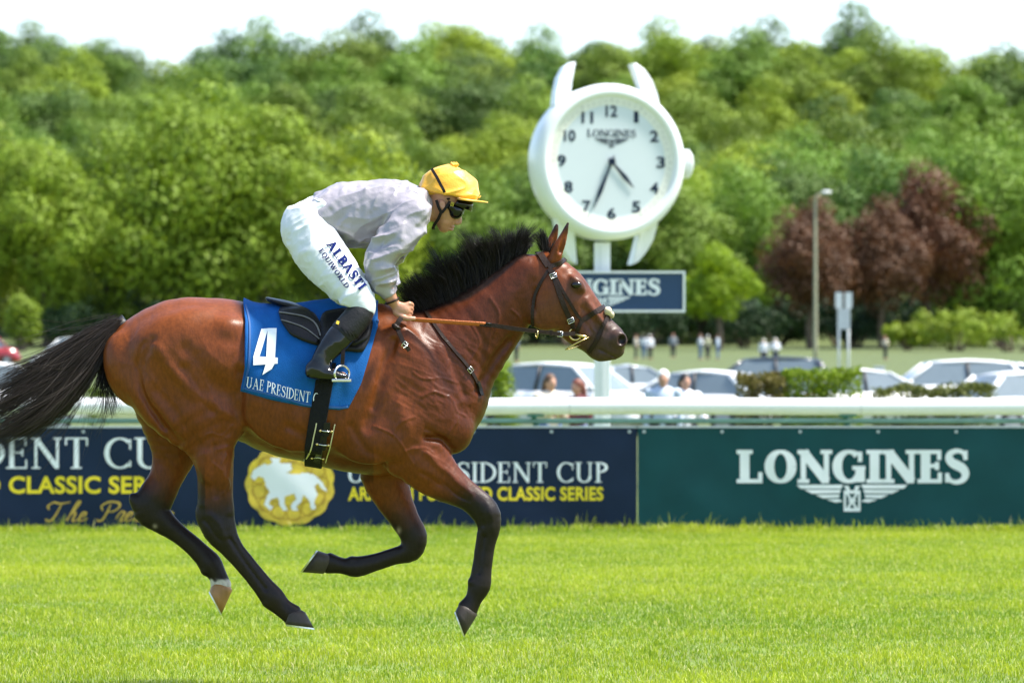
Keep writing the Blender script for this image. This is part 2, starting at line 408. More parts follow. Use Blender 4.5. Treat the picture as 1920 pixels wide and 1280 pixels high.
# ================================================================ lettering
def strip(pts, wd):
    """ribbon polygons of a stroke: pts (n,2), widths"""
    pts = np.asarray(pts, float); n = len(pts)
    wd = np.full(n, wd) if np.isscalar(wd) else np.asarray(wd, float)
    t = np.gradient(pts, axis=0); t /= np.linalg.norm(t, axis=1)[:, None] + 1e-9
    nn = np.stack([-t[:, 1], t[:, 0]], 1)
    return np.concatenate([pts + nn * wd[:, None] / 2, (pts - nn * wd[:, None] / 2)[::-1]])
def line(x0, y0, x1, y1, w): return strip([(x0, y0), (x1, y1)], w)
def arc(cx, cy, rx, ry, a0, a1, T, t, n=22):
    a = np.radians(np.linspace(a0, a1, n)); ps = np.stack([cx + rx * np.cos(a), cy + ry * np.sin(a)], 1)
    return strip(ps, t + (T - t) * np.abs(np.cos(a)) ** 1.3)
def glyph(ch, T, t, s):
    """serif capitals: cap height 1; T stem, t hairline, s serif thickness -> advance width, strokes"""
    h = T / 2; o = []; sw = T * .5 + .09
    def stem(x, y0=0, y1=1, w=T, lo=True, hi=True):
        o.append(line(x, y0, x, y1, w)); e = w / 2 + .09
        if lo: o.append(line(x - e, y0 + s / 2, x + e, y0 + s / 2, s))
        if hi: o.append(line(x - e, y1 - s / 2, x + e, y1 - s / 2, s))
    def arm(x0, x1, y, tick=0, w=None):
        w = w or s; o.append(line(x0, y, x1, y, w))
        if tick: o.append(line(x1 - s / 2, y, x1 - s / 2, y + tick, s))
    x = .09 + h
    if ch == 'I': stem(x); return 2 * x, o
    if ch == 'L': stem(x); arm(x, x + .5, s / 2, .27); return x + .54, o
    if ch == 'E': stem(x); arm(x, x + .46, s / 2, .26); arm(x, x + .44, 1 - s / 2, -.24); arm(x, x + .32, .52); o.append(line(x + .32, .40, x + .32, .64, s)); return x + .52, o
    if ch == 'T': stem(.36, hi=False); arm(.36, .70, 1 - s / 2, -.24); arm(.36, .02, 1 - s / 2); o.append(line(.02 + s / 2, 1, .02 + s / 2, .76, s)); return .72, o
    if ch == 'O' or ch == 'Q':
        o.append(arc(.45, .5, .45 - h, .5 - t / 2, 0, 360, T, t, 40))
        if ch == 'Q': o.append(strip([(.45, .1), (.6, -.08), (.85, -.2)], [t, T, t]))
        return .92, o
    if ch == 'C': o.append(arc(.47, .5, .47 - h, .5 - t / 2, 48, 312, T, t, 34)); o.append(line(.78, .62, .78, .95, s)); o.append(line(.78, .06, .78, .26, s)); return .84, o
    if ch == 'G': o.append(arc(.47, .5, .47 - h, .5 - t / 2, 48, 318, T, t, 34)); o.append(line(.78, .64, .78, .95, s)); o.append(line(.78, .03, .78, .46, T)); o.append(line(.56, .46, .93, .46, s)); return .94, o
    if ch == 'N':
        tn = max(t * 1.3, T * .55); stem(.15, w=tn); stem(.80, w=tn, lo=False); o.append(line(.15, 1 - T * .2, .80, T * .2, T)); return .95, o
    if ch == 'U':
        stem(.17, .3, 1, lo=False); stem(.74, .3, 1, w=max(t * 1.3, T * .6), lo=False); o.append(arc(.455, .32, .285, .32 - t / 2, 180, 360, T, t)); return .92, o
    if ch == 'D': stem(x); o.append(arc(x, .5, .60, .5 - s / 2, -90, 90, T, s, 26)); return x + .66, o
    if ch in 'PRB':
        stem(x); o.append(arc(x, .745, .40, .255 - s / 2, -90, 90, T, s))
        if ch == 'R': o.append(strip([(x + .16, .5), (x + .34, .22), (x + .58, .02)], [T, T, T])); return x + .62, o
        if ch == 'B': o.append(arc(x, .25, .46, .25, -90, 90, T, s)); return x + .54, o
        return x + .46, o
    if ch == 'S':
        a = [(.57, .80), (.50, .93), (.33, .97), (.16, .90), (.12, .75), (.22, .61), (.36, .53), (.50, .44), (.58, .29), (.53, .12), (.35, .03), (.17, .07), (.07, .22)]
        a = catmull([(p[0], p[1]) for p in a], 4); wv = np.linspace(-1, 1, len(a)); o.append(strip(a, t + (T * 1.05 - t) * np.exp(-(wv / .5) ** 2)))
        o.append(line(.58, .70, .58, .98, s)); o.append(line(.07, .02, .07, .30, s)); return .68, o
    if ch == 'A':
        o.append(line(.14, 0, .47, 1, t * 1.2)); o.append(line(.43, 1, .80, 0, T)); o.append(line(.24, .33, .68, .33, t))
        for xx in (.14, .80): o.append(line(xx - .14, s / 2, xx + .14, s / 2, s))
        return .96, o
    if ch == 'W':
        o += [line(.1, 1, .35, 0, T), line(.35, 0, .58, .95, t * 1.2), line(.55, 1, .80, 0, T), line(.80, 0, 1.05, 1, t * 1.2)]
        for xx in (.1, .56, 1.05): o.append(line(xx - .13, 1 - s / 2, xx + .13, 1 - s / 2, s))
        return 1.16, o
    return .4, o
def serif_text(txt, T=.17, t=.06, s=.06, gap=.06):
    x = 0; polys = []
    for ch in txt:
        if ch == ' ': x += .42; continue
        wd, o = glyph(ch, T, t, s)
        polys += [p + [x, 0] for p in o]; x += wd + gap
    return polys, x - gap
def flat_polys(mb, polys, fn, eps):
    """lay stroke ribbons on a surface: fn(x, y, k) -> 3d point, k counts layers so that crossing strokes never share a plane"""
    for i, p in enumerate(polys):
        n = len(p) // 2; a = p[:n]; b = p[n:][::-1]; v = []
        for j in range(n): v += [fn(a[j][0], a[j][1], (i % 5) * eps), fn(b[j][0], b[j][1], (i % 5) * eps)]
        mb.add(v, [(2 * j, 2 * j + 1, 2 * j + 3, 2 * j + 2) for j in range(n - 1)])
def densify(polys, st):
    out = []
    for p in polys:
        n = len(p) // 2; a = p[:n]; b = p[n:][::-1]; na, nb = [a[0]], [b[0]]
        for j in range(n - 1):
            m = max(1, int(np.ceil(max(np.linalg.norm(a[j + 1] - a[j]), np.linalg.norm(b[j + 1] - b[j])) / st)))
            for q in range(1, m + 1): na.append(a[j] + (a[j + 1] - a[j]) * q / m); nb.append(b[j] + (b[j + 1] - b[j]) * q / m)
        out.append(np.concatenate([np.array(na), np.array(nb)[::-1]]))
    return out
def font_mesh(txt, bold=0.0, shear=0.0, spacing=1.0):
    cu = bpy.data.curves.new('lettering', 'FONT'); cu.body = txt; cu.offset = bold; cu.shear = shear; cu.space_character = spacing
    cu.fill_mode = 'FRONT'; cu.resolution_u = 4
    o = bpy.data.objects.new('lettering_source', cu); C.objects.link(o)
    dg = bpy.context.evaluated_depsgraph_get(); me = bpy.data.meshes.new_from_object(o.evaluated_get(dg))
    bpy.data.objects.remove(o); 
    v = np.array([x.co[:] for x in me.vertices]); fs = [tuple(p.vertices) for p in me.polygons]; bpy.data.meshes.remove(me)
    v -= [v[:, 0].min(), v[:, 1].min(), 0]
    return v, fs
def font_on(mb, txt, x0, y0, x1, y1, fn, bold=0, shear=0, spacing=1):
    v, fs = font_mesh(txt, bold, shear, spacing); W_, H_ = v[:, 0].max(), v[:, 1].max()
    mb.add([fn(x0 + a[0] / W_ * (x1 - x0), y0 + a[1] / H_ * (y1 - y0), 0) for a in v], fs)

m_white_print = mat('white print', (.82, .84, .85), .5, .03, 5)
m_yellow_print = mat('yellow print', (.88, .68, .012), .5, .03, 5)
m_gold_print = mat('gold script print', (.55, .36, .05), .45, .25, 12)
def winged_logo(mb, cx, cy, u, fn, thick=False):
    """the winged hourglass mark under the name; u = half width"""
    k = [0]
    def bar(x0, y0, x1, y1, x2, y2, x3, y3):
        k[0] += 1
        mb.add([fn(cx + a * u, cy + b * u, (k[0] % 4) * .0006) for a, b in ((x0, y0), (x1, y1), (x2, y2), (x3, y3))], [(0, 1, 2, 3)])
    for s_ in (-1, 1):
        bar(s_ * .16, 0, s_ * 1.0, 0, s_ * .93, -.07, s_ * .20, -.07)
        bar(s_ * .20, -.09, s_ * .86, -.09, s_ * .72, -.16, s_ * .22, -.15)
        bar(s_ * .22, -.175, s_ * .66, -.18, s_ * .52, -.245, s_ * .24, -.23)
        bar(s_ * .24, -.255, s_ * .46, -.265, s_ * .30, -.32, s_ * .16, -.30)
        bar(s_ * .15, -.02, s_ * .09, -.10, s_ * .04, -.10, s_ * .06, -.02)
    for (a, b, c_, d) in ((-.15, -.10, .15, -.16), (-.15, -.42, .15, -.48), (-.15, -.16, -.11, -.42), (.11, -.16, .15, -.42), (-.07, -.27, .07, -.31)):
        bar(a, b, c_, b, c_, d, a, d)
    bar(-.11, -.16, -.06, -.16, .10, -.42, .05, -.42); bar(.11, -.16, .06, -.16, -.10, -.42, -.05, -.42)

# ================================================================ banners hung along the course
DB = FPX / 195.0
def wrinkle(x, z, seed):
    a = np.array([[x, z, seed]])
    return float(.014 * noise(a * [1.1, .5, 1], 1.0, seed)[0] + .010 * noise(np.array([[x * .8 + z * .9, z * .4, 0]]), 3.2, seed + 3)[0] + .002 * noise(a, 7.0, seed)[0])
def banner_y(x, z, seed): return DB - .008 + wrinkle(x, z, seed)
def make_banner(x0, x1, seed, m, label, z1=CAMZ + (HOR - 801) / 195.0):
    e = empty('advertising_banner', ((x0 + x1) / 2, DB, 0)); tag(e, label, 'banner', 'banners along the rail')
    nx, nz = int((x1 - x0) / .07), 14; fr = []
    g = [[(x0 + (x1 - x0) * i / nx, 0.0, z1 * j / nz) for j in range(nz + 1)] for i in range(nx + 1)]
    v = [(a, banner_y(a, c, seed), c - .04 * (1 - c / z1)) for r_ in g for a, b, c in r_]; n0 = len(v); v += [(a, b + .006, c) for a, b, c in v]
    f = []
    for i in range(nx):
        for j in range(nz):
            a = i * (nz + 1) + j; b = a + nz + 1; f += [(a, b, b + 1, a + 1), (n0 + a, n0 + a + 1, n0 + b + 1, n0 + b)]
    me = fastmesh('fabric', v, f); link('fabric', me, m, e)
    hem = MB()
    hem.rings([[(x0 + (x1 - x0) * i / nx, banner_y(x0 + (x1 - x0) * i / nx, z1, seed) + dy, z1 + dz) for dy, dz in ((-.012, -.004), (.018, -.004), (.018, .014), (-.012, .014))] for i in range(nx + 1)])
    hem.build('top_hem', m_hem, e)
    ey = MB()
    for i in range(int((x1 - x0) / .75) + 1):
        xx = x0 + .06 + i * .75
        if xx < x1: ey.tube([(xx, banner_y(xx, z1 - .04, seed) - .006, z1 - .04), (xx, banner_y(xx, z1 - .04, seed) + .004, z1 - .04)], .016, 10)
    ey.build('eyelets', m_hem, e, kind='stuff')
    return e
m_hem = mat('grey hem', (.46, .50, .52), .5, .1, 6)
m_navy = mat('navy banner vinyl', (.008, .020, .050), .5, .15, 3, .15, 60, spec=.18)
m_teal = mat('teal banner vinyl', (.005, .058, .064), .5, .12, 3, .15, 60, spec=.18)
XS = (1195 - 960) / 195.0
ban1 = make_banner((-60 - 960) / 195.0 - 1.2, XS - .004, 1, m_navy, 'navy banner with white and yellow lettering and a gold medallion')
ban2 = make_banner(XS + .004, (1980 - 960) / 195.0 + 1.2, 2, m_teal, 'dark teal banner with white lettering over a winged logo')
def on_banner(seed, off=.006):
    def fn(px, py, k=0):
        x, z = (px - 960) / 195.0, CAMZ + (HOR - py) / 195.0
        return (x, banner_y(x, z, seed) - off - k, z)
    return fn
f1, f2 = on_banner(1), on_banner(2)
def banner_serif(name, txt, x0, y_base, x1, h, fn, par, m, T, t, s, gap=.06):
    polys, wd = serif_text(txt, T, t, s, gap); mb = MB()
    flat_polys(mb, densify(polys, .3), lambda a, b, k: fn(x0 + a / wd * (x1 - x0), y_base - b * h, k), .0005)
    return mb.build(name, m, par, fix=False)
banner_serif('lettering', 'LONGINES', 1381, 905, 1816, 62, f2, ban2, m_white_print, .27, .11, .12, .02)
mb = MB(); winged_logo(mb, 1597, 908, 104, lambda a, b, k: f2(a, 908 - (b - 908) , k)); mb.build('winged_emblem', m_white_print, ban2, fix=False)
# left half of the navy banner: large lettering, cut by the frame and the hind legs
banner_serif('lettering', 'PRESIDENT CUP', -255, 878, 352, 58, f1, ban1, m_white_print, .15, .055, .05)
mb = MB(); font_on(mb, 'ARABIAN PUREBRED CLASSIC SERIES', -428, 925, 333, 892, f1, .028, spacing=1.04); mb.build('lettering', m_yellow_print, ban1, fix=False)
banner_serif('lettering', 'UAE PRESIDENT CUP', 650, 904, 1139, 38, f1, ban1, m_white_print, .15, .055, .05)
mb = MB(); font_on(mb, 'ARABIAN PUREBRED CLASSIC SERIES', 653, 938, 1131, 912, f1, .028, spacing=1.04); mb.build('lettering', m_yellow_print, ban1, fix=False)
# gold script, joined pen strokes
SCR = {
 'T': (.95, [[(.05, .85), (.2, 1.0), (.5, .93), (.9, 1.02)], [(.55, .95), (.48, .5), (.36, .08), (.18, .0), (.06, .12)], [(.1, .6), (.0, .8), (.15, .98)]]),
 'h': (.48, [[(.0, .05), (.2, .5), (.36, .98), (.26, 1.0), (.12, .4), (.06, .0)], [(.08, .2), (.22, .46), (.32, .38), (.28, .06), (.36, .0), (.5, .12)]]),
 'e': (.42, [[(.02, .2), (.22, .26), (.28, .42), (.16, .46), (.06, .2), (.14, .01), (.42, .14)]]),
 'P': (.85, [[(.45, .92), (.4, .5), (.3, .08), (.15, .0), (.05, .1)], [(.2, .55), (.08, .8), (.35, 1.02), (.75, .98), (.85, .75), (.65, .52), (.42, .5)]]),
 'r': (.36, [[(.0, .1), (.14, .5), (.3, .43), (.22, .06), (.3, .0), (.4, .12)]]),
 's': (.34, [[(.0, .08), (.2, .5), (.28, .2), (.18, .0), (.04, .06)], [(.2, .02), (.36, .12)]]),
 't': (.30, [[(.0, .1), (.24, .85), (.12, .2), (.16, .0), (.32, .12)], [(.04, .56), (.32, .6)]]),
 'i': (.24, [[(.0, .1), (.14, .46), (.08, .1), (.12, .0), (.26, .12)], [(.2, .64), (.23, .68)]]),
 'g': (.42, [[(.3, .42), (.12, .46), (.04, .2), (.14, .04), (.28, .3), (.33, .46), (.2, -.3), (.05, -.42), (-.02, -.28), (.42, .12)]])}
mb = MB(); xx = 0; pl = []
for ch in 'The Prestige':
    if ch == ' ': xx += .35; continue
    wd, st = SCR[ch]
    for q_ in st:
        c_ = catmull(q_, 6); wv = .045 + .055 * np.abs(np.sin(np.linspace(0, 3.1, len(c_)))); pl.append(strip(c_ + [xx, 0], wv))
    xx += wd
flat_polys(mb, pl, lambda a, b, k: f1(82 + (a + .25 * b) * 44, 976 - b * 35, k), .0005)
mb.build('script_lettering', m_gold_print, ban1, fix=False)
# medallion with a white horse and rider
m_gold = mat('gold medallion print', (.72, .50, .04), .45, .35, 9)
m_gold2 = mat('dark gold print', (.48, .28, .015), .45, .2, 9)
cx, cy = 544, 907
mb = MB(); n_ = 96
rim = [f1(cx + (80 + 4.5 * abs(math.sin(a * 6.5))) * math.cos(a), cy + (74 + 4 * abs(math.sin(a * 6.5))) * math.sin(a), .0) for a in [2 * math.pi * i / n_ for i in range(n_)]]
rads_ = [.02, .2, .4, .6, .8, 1.0]; vv = []
for r_ in rads_:
    for i in range(n_):
        a = 2 * math.pi * i / n_; vv.append(f1(cx + r_ * (80 + 4.5 * abs(math.sin(a * 6.5))) * math.cos(a), cy + r_ * (74 + 4 * abs(math.sin(a * 6.5))) * math.sin(a), .001))
mb.add(vv, [(j * n_ + i, j * n_ + (i + 1) % n_, (j + 1) * n_ + (i + 1) % n_, (j + 1) * n_ + i) for j in range(5) for i in range(n_)]); med = mb.build('medallion', m_gold, ban1, fix=False)
mb = MB()
for kk in range(13):
    a0 = 2 * math.pi * kk / 13
    a_ = [a0 + 2 * math.pi * i / 14 for i in range(15)]
    flat_polys(mb, [strip([(cx + 60 * math.cos(a0) + 13 * math.cos(b), cy + 56 * math.sin(a0) + 13 * math.sin(b)) for b in a_], 2.6)], lambda a, b, k: f1(a, b, .0022), 0)
for rr in (70, 44):
    flat_polys(mb, [strip([(cx + rr * math.cos(b), cy + rr * .94 * math.sin(b)) for b in np.linspace(0, 2 * math.pi, 60)], 2.2)], lambda a, b, k: f1(a, b, .0027), 0)
mb.build('scrollwork', m_gold2, ban1, fix=False)
hs_ = [(471, 893), (476, 880), (488, 873), (497, 868), (503, 872), (512, 866), (520, 862), (528, 868), (545, 868), (548, 880), (536, 886), (552, 888), (575, 886), (592, 890), (604, 902), (614, 920), (606, 918), (596, 905),
       (590, 912), (596, 926), (590, 938), (592, 954), (584, 955), (580, 936), (570, 926), (566, 938), (556, 950), (560, 956), (550, 957), (545, 948), (556, 934), (552, 924), (535, 930), (534, 944), (540, 956), (532, 957), (525, 946), (522, 932), (510, 934), (504, 944), (514, 950), (508, 956), (496, 946), (500, 932), (506, 922), (498, 908), (496, 896), (486, 892), (478, 900)]
def inside(px, py, pl_):
    c_ = False; n = len(pl_)
    for i in range(n):
        (x1, y1), (x2, y2) = pl_[i], pl_[i - 1]
        if (y1 > py) != (y2 > py) and px < (x2 - x1) * (py - y1) / (y2 - y1) + x1: c_ = not c_
    return c_
mb = MB(); st_ = 2.0
for gx_ in np.arange(468, 618, st_):
    for gy_ in np.arange(858, 960, st_):
        if inside(gx_ + st_ / 2, gy_ + st_ / 2, hs_) or (gx_ - 516) ** 2 + (gy_ - 858) ** 2 < 70: mb.add([f1(gx_ + a * st_, gy_ + b * st_, .0038) for a, b in ((0, 0), (1, 0), (1, 1), (0, 1))], [(0, 1, 2, 3)])
_m = bmesh.new(); _me = bpy.data.meshes.new('t'); _me.from_pydata(mb.v, [], mb.f); _m.from_mesh(_me); bmesh.ops.remove_doubles(_m, verts=_m.verts, dist=.0004); _m.verts.index_update()
mb.v = [tuple(q.co) for q in _m.verts]; mb.f = [tuple(x.index for x in q.verts) for q in _m.faces]; _m.free(); bpy.data.meshes.remove(_me)
mb.build('horse_print', m_white_print, ban1, fix=False)

# ================================================================ running rail
m_rail = mat('white plastic rail', (.80, .81, .80), .35, .04, 3, .05, 30)
m_railgreen = mat('green steel', (.035, .17, .12), .45, .15, 8)
m_railpale = mat('pale green pipe', (.22, .40, .33), .45, .15, 6)
rail = empty('running_rail', (0, DB + .12, 0)); tag(rail, 'white tubular running rail with thin green lower pipe along the course', 'rail')
zr = CAMZ + (HOR - 762) / 195.0
xl, xr_ = -7.2, 7.2
joints = [xl, (520 - 960) / 195., (1068 - 960) / 195., (1615 - 960) / 195., xr_]
for a, b in zip(joints[:-1], joints[1:]):
    mb = MB(); n_ = 20; rg = []
    for xx in np.linspace(a + .002, b - .002, 8):
        rg.append([(xx, DB + .10 + .075 * math.cos(t) * (1.15 if math.cos(t) < 0 else 1), zr + .004 * math.sin(xx * 1.3) + .082 * math.sin(t)) for t in np.linspace(0, 2 * math.pi, n_ + 1)[:-1]])
    mb.rings(rg, cap=False); mb.build('top_rail', m_rail, rail, smooth=True)
mb = MB(); zz = CAMZ + (HOR - 789) / 195.0
mb.tube([(xl, DB + .16, zz), (xr_, DB + .16, zz)], .024, 10); mb.build('lower_pipe', m_railpale, rail, smooth=True)
for px in (-165, 415, 1000, 1587, 2170):
    xx = (px - 960) / 195.; mb = MB()
    mb.tube([(xx + .03, DB + .20, 0), (xx + .03, DB + .20, zz - .05), (xx, DB + .16, zz + .06), (xx + .02, DB + .10, zr - .06)], [.03, .03, .027, .03], 10)
    mb.box((xx + .02, DB + .10, zr - .088), (.16, .10, .02)); mb.build('post', m_railgreen, rail)

# ================================================================ the watch on its post
DW = 48.0
m_wwhite = mat('white painted metal', (.78, .80, .80), .3, .05, 2, coat=.3)
m_dial = mat('dial', (.56, .62, .64), .35, .03, 2)
m_ink = mat('dark blue black ink', (.012, .022, .045), .5, .1, 5, spec=.1)
m_flange = mat('cream flange', (.72, .72, .64), .5, .08, 20)
wc = W(1146, 303, DW); sw_ = DW / FPX
wt = empty('winning_post_clock', (W(1130, 800, DW)[0], DW + .3, float(ground_z(0, DW)))); tag(wt, 'giant white wristwatch clock on a white post behind the rail', 'clock')
TH = R(16)
ex = Vector((math.cos(TH), math.sin(TH), 0)); nz_ = Vector((math.sin(TH), -math.cos(TH), 0)); ez = Vector((0, 0, 1))
def wp(px, py, d=0.0):
    """px,py offsets in photo pixels from the dial centre, d metres towards the front"""
    return Vector(wc) + ex * (px * sw_) + ez * (-py * sw_) + nz_ * d
def ringp(r, d, n=72): return [wp(r * math.cos(a), r * math.sin(a), d) for a in np.linspace(0, 2 * math.pi, n + 1)[:-1]]
mb = MB(); mb.rings([ringp(118, -.50), ringp(138, -.46), ringp(146, -.38), ringp(147, -.05), ringp(145, .0), ringp(139, .05), ringp(131, .065), ringp(125, .055), ringp(122, .02)], cap=False)
mb.build('case', m_wwhite, wt, smooth=True)
mb = MB(); mb.rings([ringp(123, .025), ringp(106, .012)], cap=False); mb.build('flange', m_flange, wt)
mb = MB(); mb.rings([ringp(106.5, .012), ringp(104, .010), ringp(1, .010)], cap=False); mb.build('dial', m_dial, wt)
mb = MB()
for k in range(60):
    a = k * math.pi / 30; l = 7 if k % 5 == 0 else 3.5
    c_, s_ = math.cos(a), math.sin(a); w_ = .7
    mb.add([wp(c_ * 111 - s_ * w_, s_ * 111 + c_ * w_, .022), wp(c_ * 111 + s_ * w_, s_ * 111 - c_ * w_, .022), wp(c_ * (111 + l) + s_ * w_, s_ * (111 + l) - c_ * w_, .026), wp(c_ * (111 + l) - s_ * w_, s_ * (111 + l) + c_ * w_, .026)], [(0, 1, 2, 3)])
mb.build('minute_track', mat('grey ink', (.35, .36, .33), .5, .05), wt, fix=False, kind='stuff')
for k in range(1, 13):
    a = R(90 - 30 * k); r = 99 if k not in (10, 11, 12) else 96
    x_, y_ = r * math.cos(a) * .985, -r * math.sin(a) * .985
    wd = 9 if k in (1,) else (23 if k >= 10 else 17)
    mb = MB(); font_on(mb, str(k), x_ - wd / 2, y_ + 11, x_ + wd / 2, y_ - 11, lambda a_, b_, k_: wp(a_, b_, .014), .03); mb.build('numeral', m_ink, wt, fix=False)
polys, wd = serif_text('LONGINES', .2, .08, .09, .03); mb = MB()
flat_polys(mb, polys, lambda a, b, k: wp(-48 + a / wd * 96, -46 - b * 14, .014 + k), .0008)
winged_logo(mb, 0, -43, 34, lambda a, b, k: wp(a, -43 - (b + 43), .014 + k)); mb.build('lettering', m_ink, wt, fix=False)
def hand(ang, ln, wd, name, d):
    a = R(ang); u = Vector((math.sin(a), -math.cos(a))); v_ = Vector((u.y, -u.x)); mb = MB()
    o = [(-.12, .3), (.25, .55), (.6, 1.0), (1, .02), (1, -.02), (.6, -1.0), (.25, -.55), (-.12, -.3)]
    mb.poly([wp(*(u * ln * t + v_ * wd * s_), d) for t, s_ in o], nz_ * .008); mb.build(name, m_ink, wt)
hand(138, 66, 4.2, 'hour_hand', .022); hand(202, 98, 3.8, 'minute_hand', .034)
mb = MB(); mb.rings([ringp(6.5, .02, 20), ringp(6.5, .05, 20)]); mb.build('hub', m_ink, wt)
mb = MB(); mb.rings([[wp(x_, r * math.cos(a), -.2 + r * sw_ * math.sin(a)) for a in np.linspace(0, 2 * math.pi, 25)[:-1]] for x_, r in ((140, 20), (147, 24), (149, 26), (163, 26), (166, 22))]); mb.build('crown', m_wwhite, wt)
mb = MB()
for i in range(24):
    a = 2 * math.pi * i / 24; mb.box(wp(156, 26 * math.cos(a), -.2 + 26 * sw_ * math.sin(a)), (13 * sw_, .02, .02), Matrix.Rotation(TH, 3, 'Z'))
mb.build('crown_ridges', m_wwhite, wt, kind='stuff')
for sx in (-1, 1):
    for sy in (-1, 1):
        o = [(70, 128), (66, 150), (60, 172), (55, 189), (63, 189), (78, 178), (91, 157), (99, 130), (103, 104), (84, 104)] if sy < 0 else [(66, 124), (60, 160), (54, 192), (66, 186), (80, 168), (92, 145), (102, 100), (82, 100)]
        if sx < 0 and sy < 0: o = [(a * 1.0 + 2, b) for a, b in o]
        front, back = [], []
        mb = MB(); mb.poly([wp(sx * a, sy * b, -.12 - (.14 * max(0, b - 120) / 70)) for a, b in o], nz_ * -.22); mb.build('lug', m_wwhite, wt, bevel=.012)
gz48 = float(ground_z(0, DW))
px0 = W(1130, 0, DW)[0]
mb = MB(); mb.box((px0, DW + .28, (wc[2] - 1.0 + gz48) / 2), (.2, .2, wc[2] - 1.0 - gz48)); mb.build('post', m_wwhite, wt, bevel=.015)
mb = MB(); mb.box((px0, DW + .165, (wc[2] - 1.0 + gz48) / 2), (.035, .02, wc[2] - 1.1 - gz48)); mb.build('post_rib', m_wwhite, wt)
mb = MB(); mb.box((px0, DW + .28, gz48 + .03), (.6, .6, .06)); mb.build('base_plate', m_wwhite, wt)
# sign board under the watch
sg_ = empty('sign_board', (W(1130, 547, DW)[0], DW, W(1130, 585, DW)[2])); tag(sg_, 'navy sign board in a white frame below the giant watch', 'sign')
def sp(px, py, d=0): p = W(px, py, DW - .02); return (p[0], DW - .02 - d, p[2])
mb = MB()
a, b = sp(975, 585), sp(1285, 508)
mb.box(((a[0] + b[0]) / 2, DW + .04, (a[2] + b[2]) / 2), (b[0] - a[0] - .06, .05, b[2] - a[2] - .06)); mb.build('panel', mat('navy enamel', (.006, .040, .110), .4, .08, 3), sg_)
for (x0, y0, x1, y1) in ((975, 512, 1285, 508), (975, 585, 1285, 581), (975, 581, 979, 512), (1281, 581, 1285, 512)):
    a, b = sp(x0, max(y0, y1)), sp(x1, min(y0, y1)); mb = MB()
    mb.box(((a[0] + b[0]) / 2, DW + .03, (a[2] + b[2]) / 2), (abs(b[0] - a[0]), .09, abs(b[2] - a[2]))); mb.build('frame', m_wwhite, sg_)
polys, wd = serif_text('LONGINES', .27, .11, .12, .02); mb = MB()
fS = lambda px, py, k=0: (sp(px, py)[0], DW + .012 - k, sp(px, py)[2])
flat_polys(mb, polys, lambda a, b, k: fS(1022 + a / wd * 216, 553 - b * 30, k), .0008); mb.build('lettering', m_white_print, sg_, fix=False)
mb = MB(); winged_logo(mb, 1130, 556, 52, lambda a, b, k: fS(a, 556 - (b - 556), k)); mb.build('winged_emblem', m_white_print, sg_, fix=False)
# ================================================================ trees
m_bark = mat('bark', (.10, .075, .05), .9, .3, 3, .5, 10)
LEAF = {
 'light': mat('light leaves', (.215, .290, .024), .6, .30, .6, transl=.24, trcol=(1.2, 1.15, .6), objrand=.16, spec=.25),
 'mid': mat('mid green leaves', (.140, .215, .026), .6, .30, .5, transl=.20, trcol=(1.15, 1.15, .6), objrand=.22, spec=.25),
 'deep': mat('deep green leaves', (.082, .145, .026), .6, .30, .5, transl=.16, trcol=(1.1, 1.1, .6), objrand=.22, spec=.25),
 'shade': mat('leaves with painted shade', (.022, .048, .016), .6, .3, .5, transl=.1, objrand=.1, spec=.2),  # canopy shade put into the leaf colour of the undergrowth
 'lime': mat('lime leaves', (.20, .30, .015), .6, .2, .8, transl=.4, trcol=(1.2, 1.15, .5), spec=.25),
 'copper': mat('copper beech leaves', (.105, .046, .020), .55, .35, .5, transl=.2, trcol=(1.2, .8, .7), objrand=.1, spec=.3),
 'hedge': mat('hedge leaves', (.16, .24, .015), .6, .3, 2.0, transl=.3, trcol=(1.2, 1.1, .5), spec=.25),
 'hedge2': mat('olive hedge leaves', (.12, .14, .03), .6, .3, 2.0, transl=.25, spec=.25),
 'brown': mat('reddish hedge leaves', (.15, .13, .03), .6, .3, 2.0, transl=.25, spec=.25)}
def leaf_cloud(r_, cents, rads, n, size, flat=.8, fill=.25):
    """leaf faces on the skins of many clumps"""
    cents = np.array(cents); rads = np.array(rads); pr = rads ** 2; pr = pr / pr.sum()
    k = r_.choice(len(cents), n, p=pr)
    d = r_.normal(size=(n, 3)); d[:, 2] += .25; d /= np.linalg.norm(d, axis=1)[:, None]
    rr = rads[k] * (1 - fill * r_.random(n) ** 1.5) * (1 + .12 * r_.normal(size=n))
    c = cents[k] + d * rr[:, None] * [1, 1, flat]
    nn = d + .28 * r_.normal(size=(n, 3)); nn /= np.linalg.norm(nn, axis=1)[:, None]
    a = np.cross(nn, r_.normal(size=(n, 3))); a /= np.linalg.norm(a, axis=1)[:, None] + 1e-9; b = np.cross(nn, a)
    s_ = (size * r_.uniform(.6, 1.3, n))[:, None]
    v = np.stack([c - a * s_ * .5, c + b * s_ * .36, c + a * s_ * .5, c - b * s_ * .36], 1).reshape(-1, 3)
    return v, np.arange(n * 4).reshape(-1, 4)
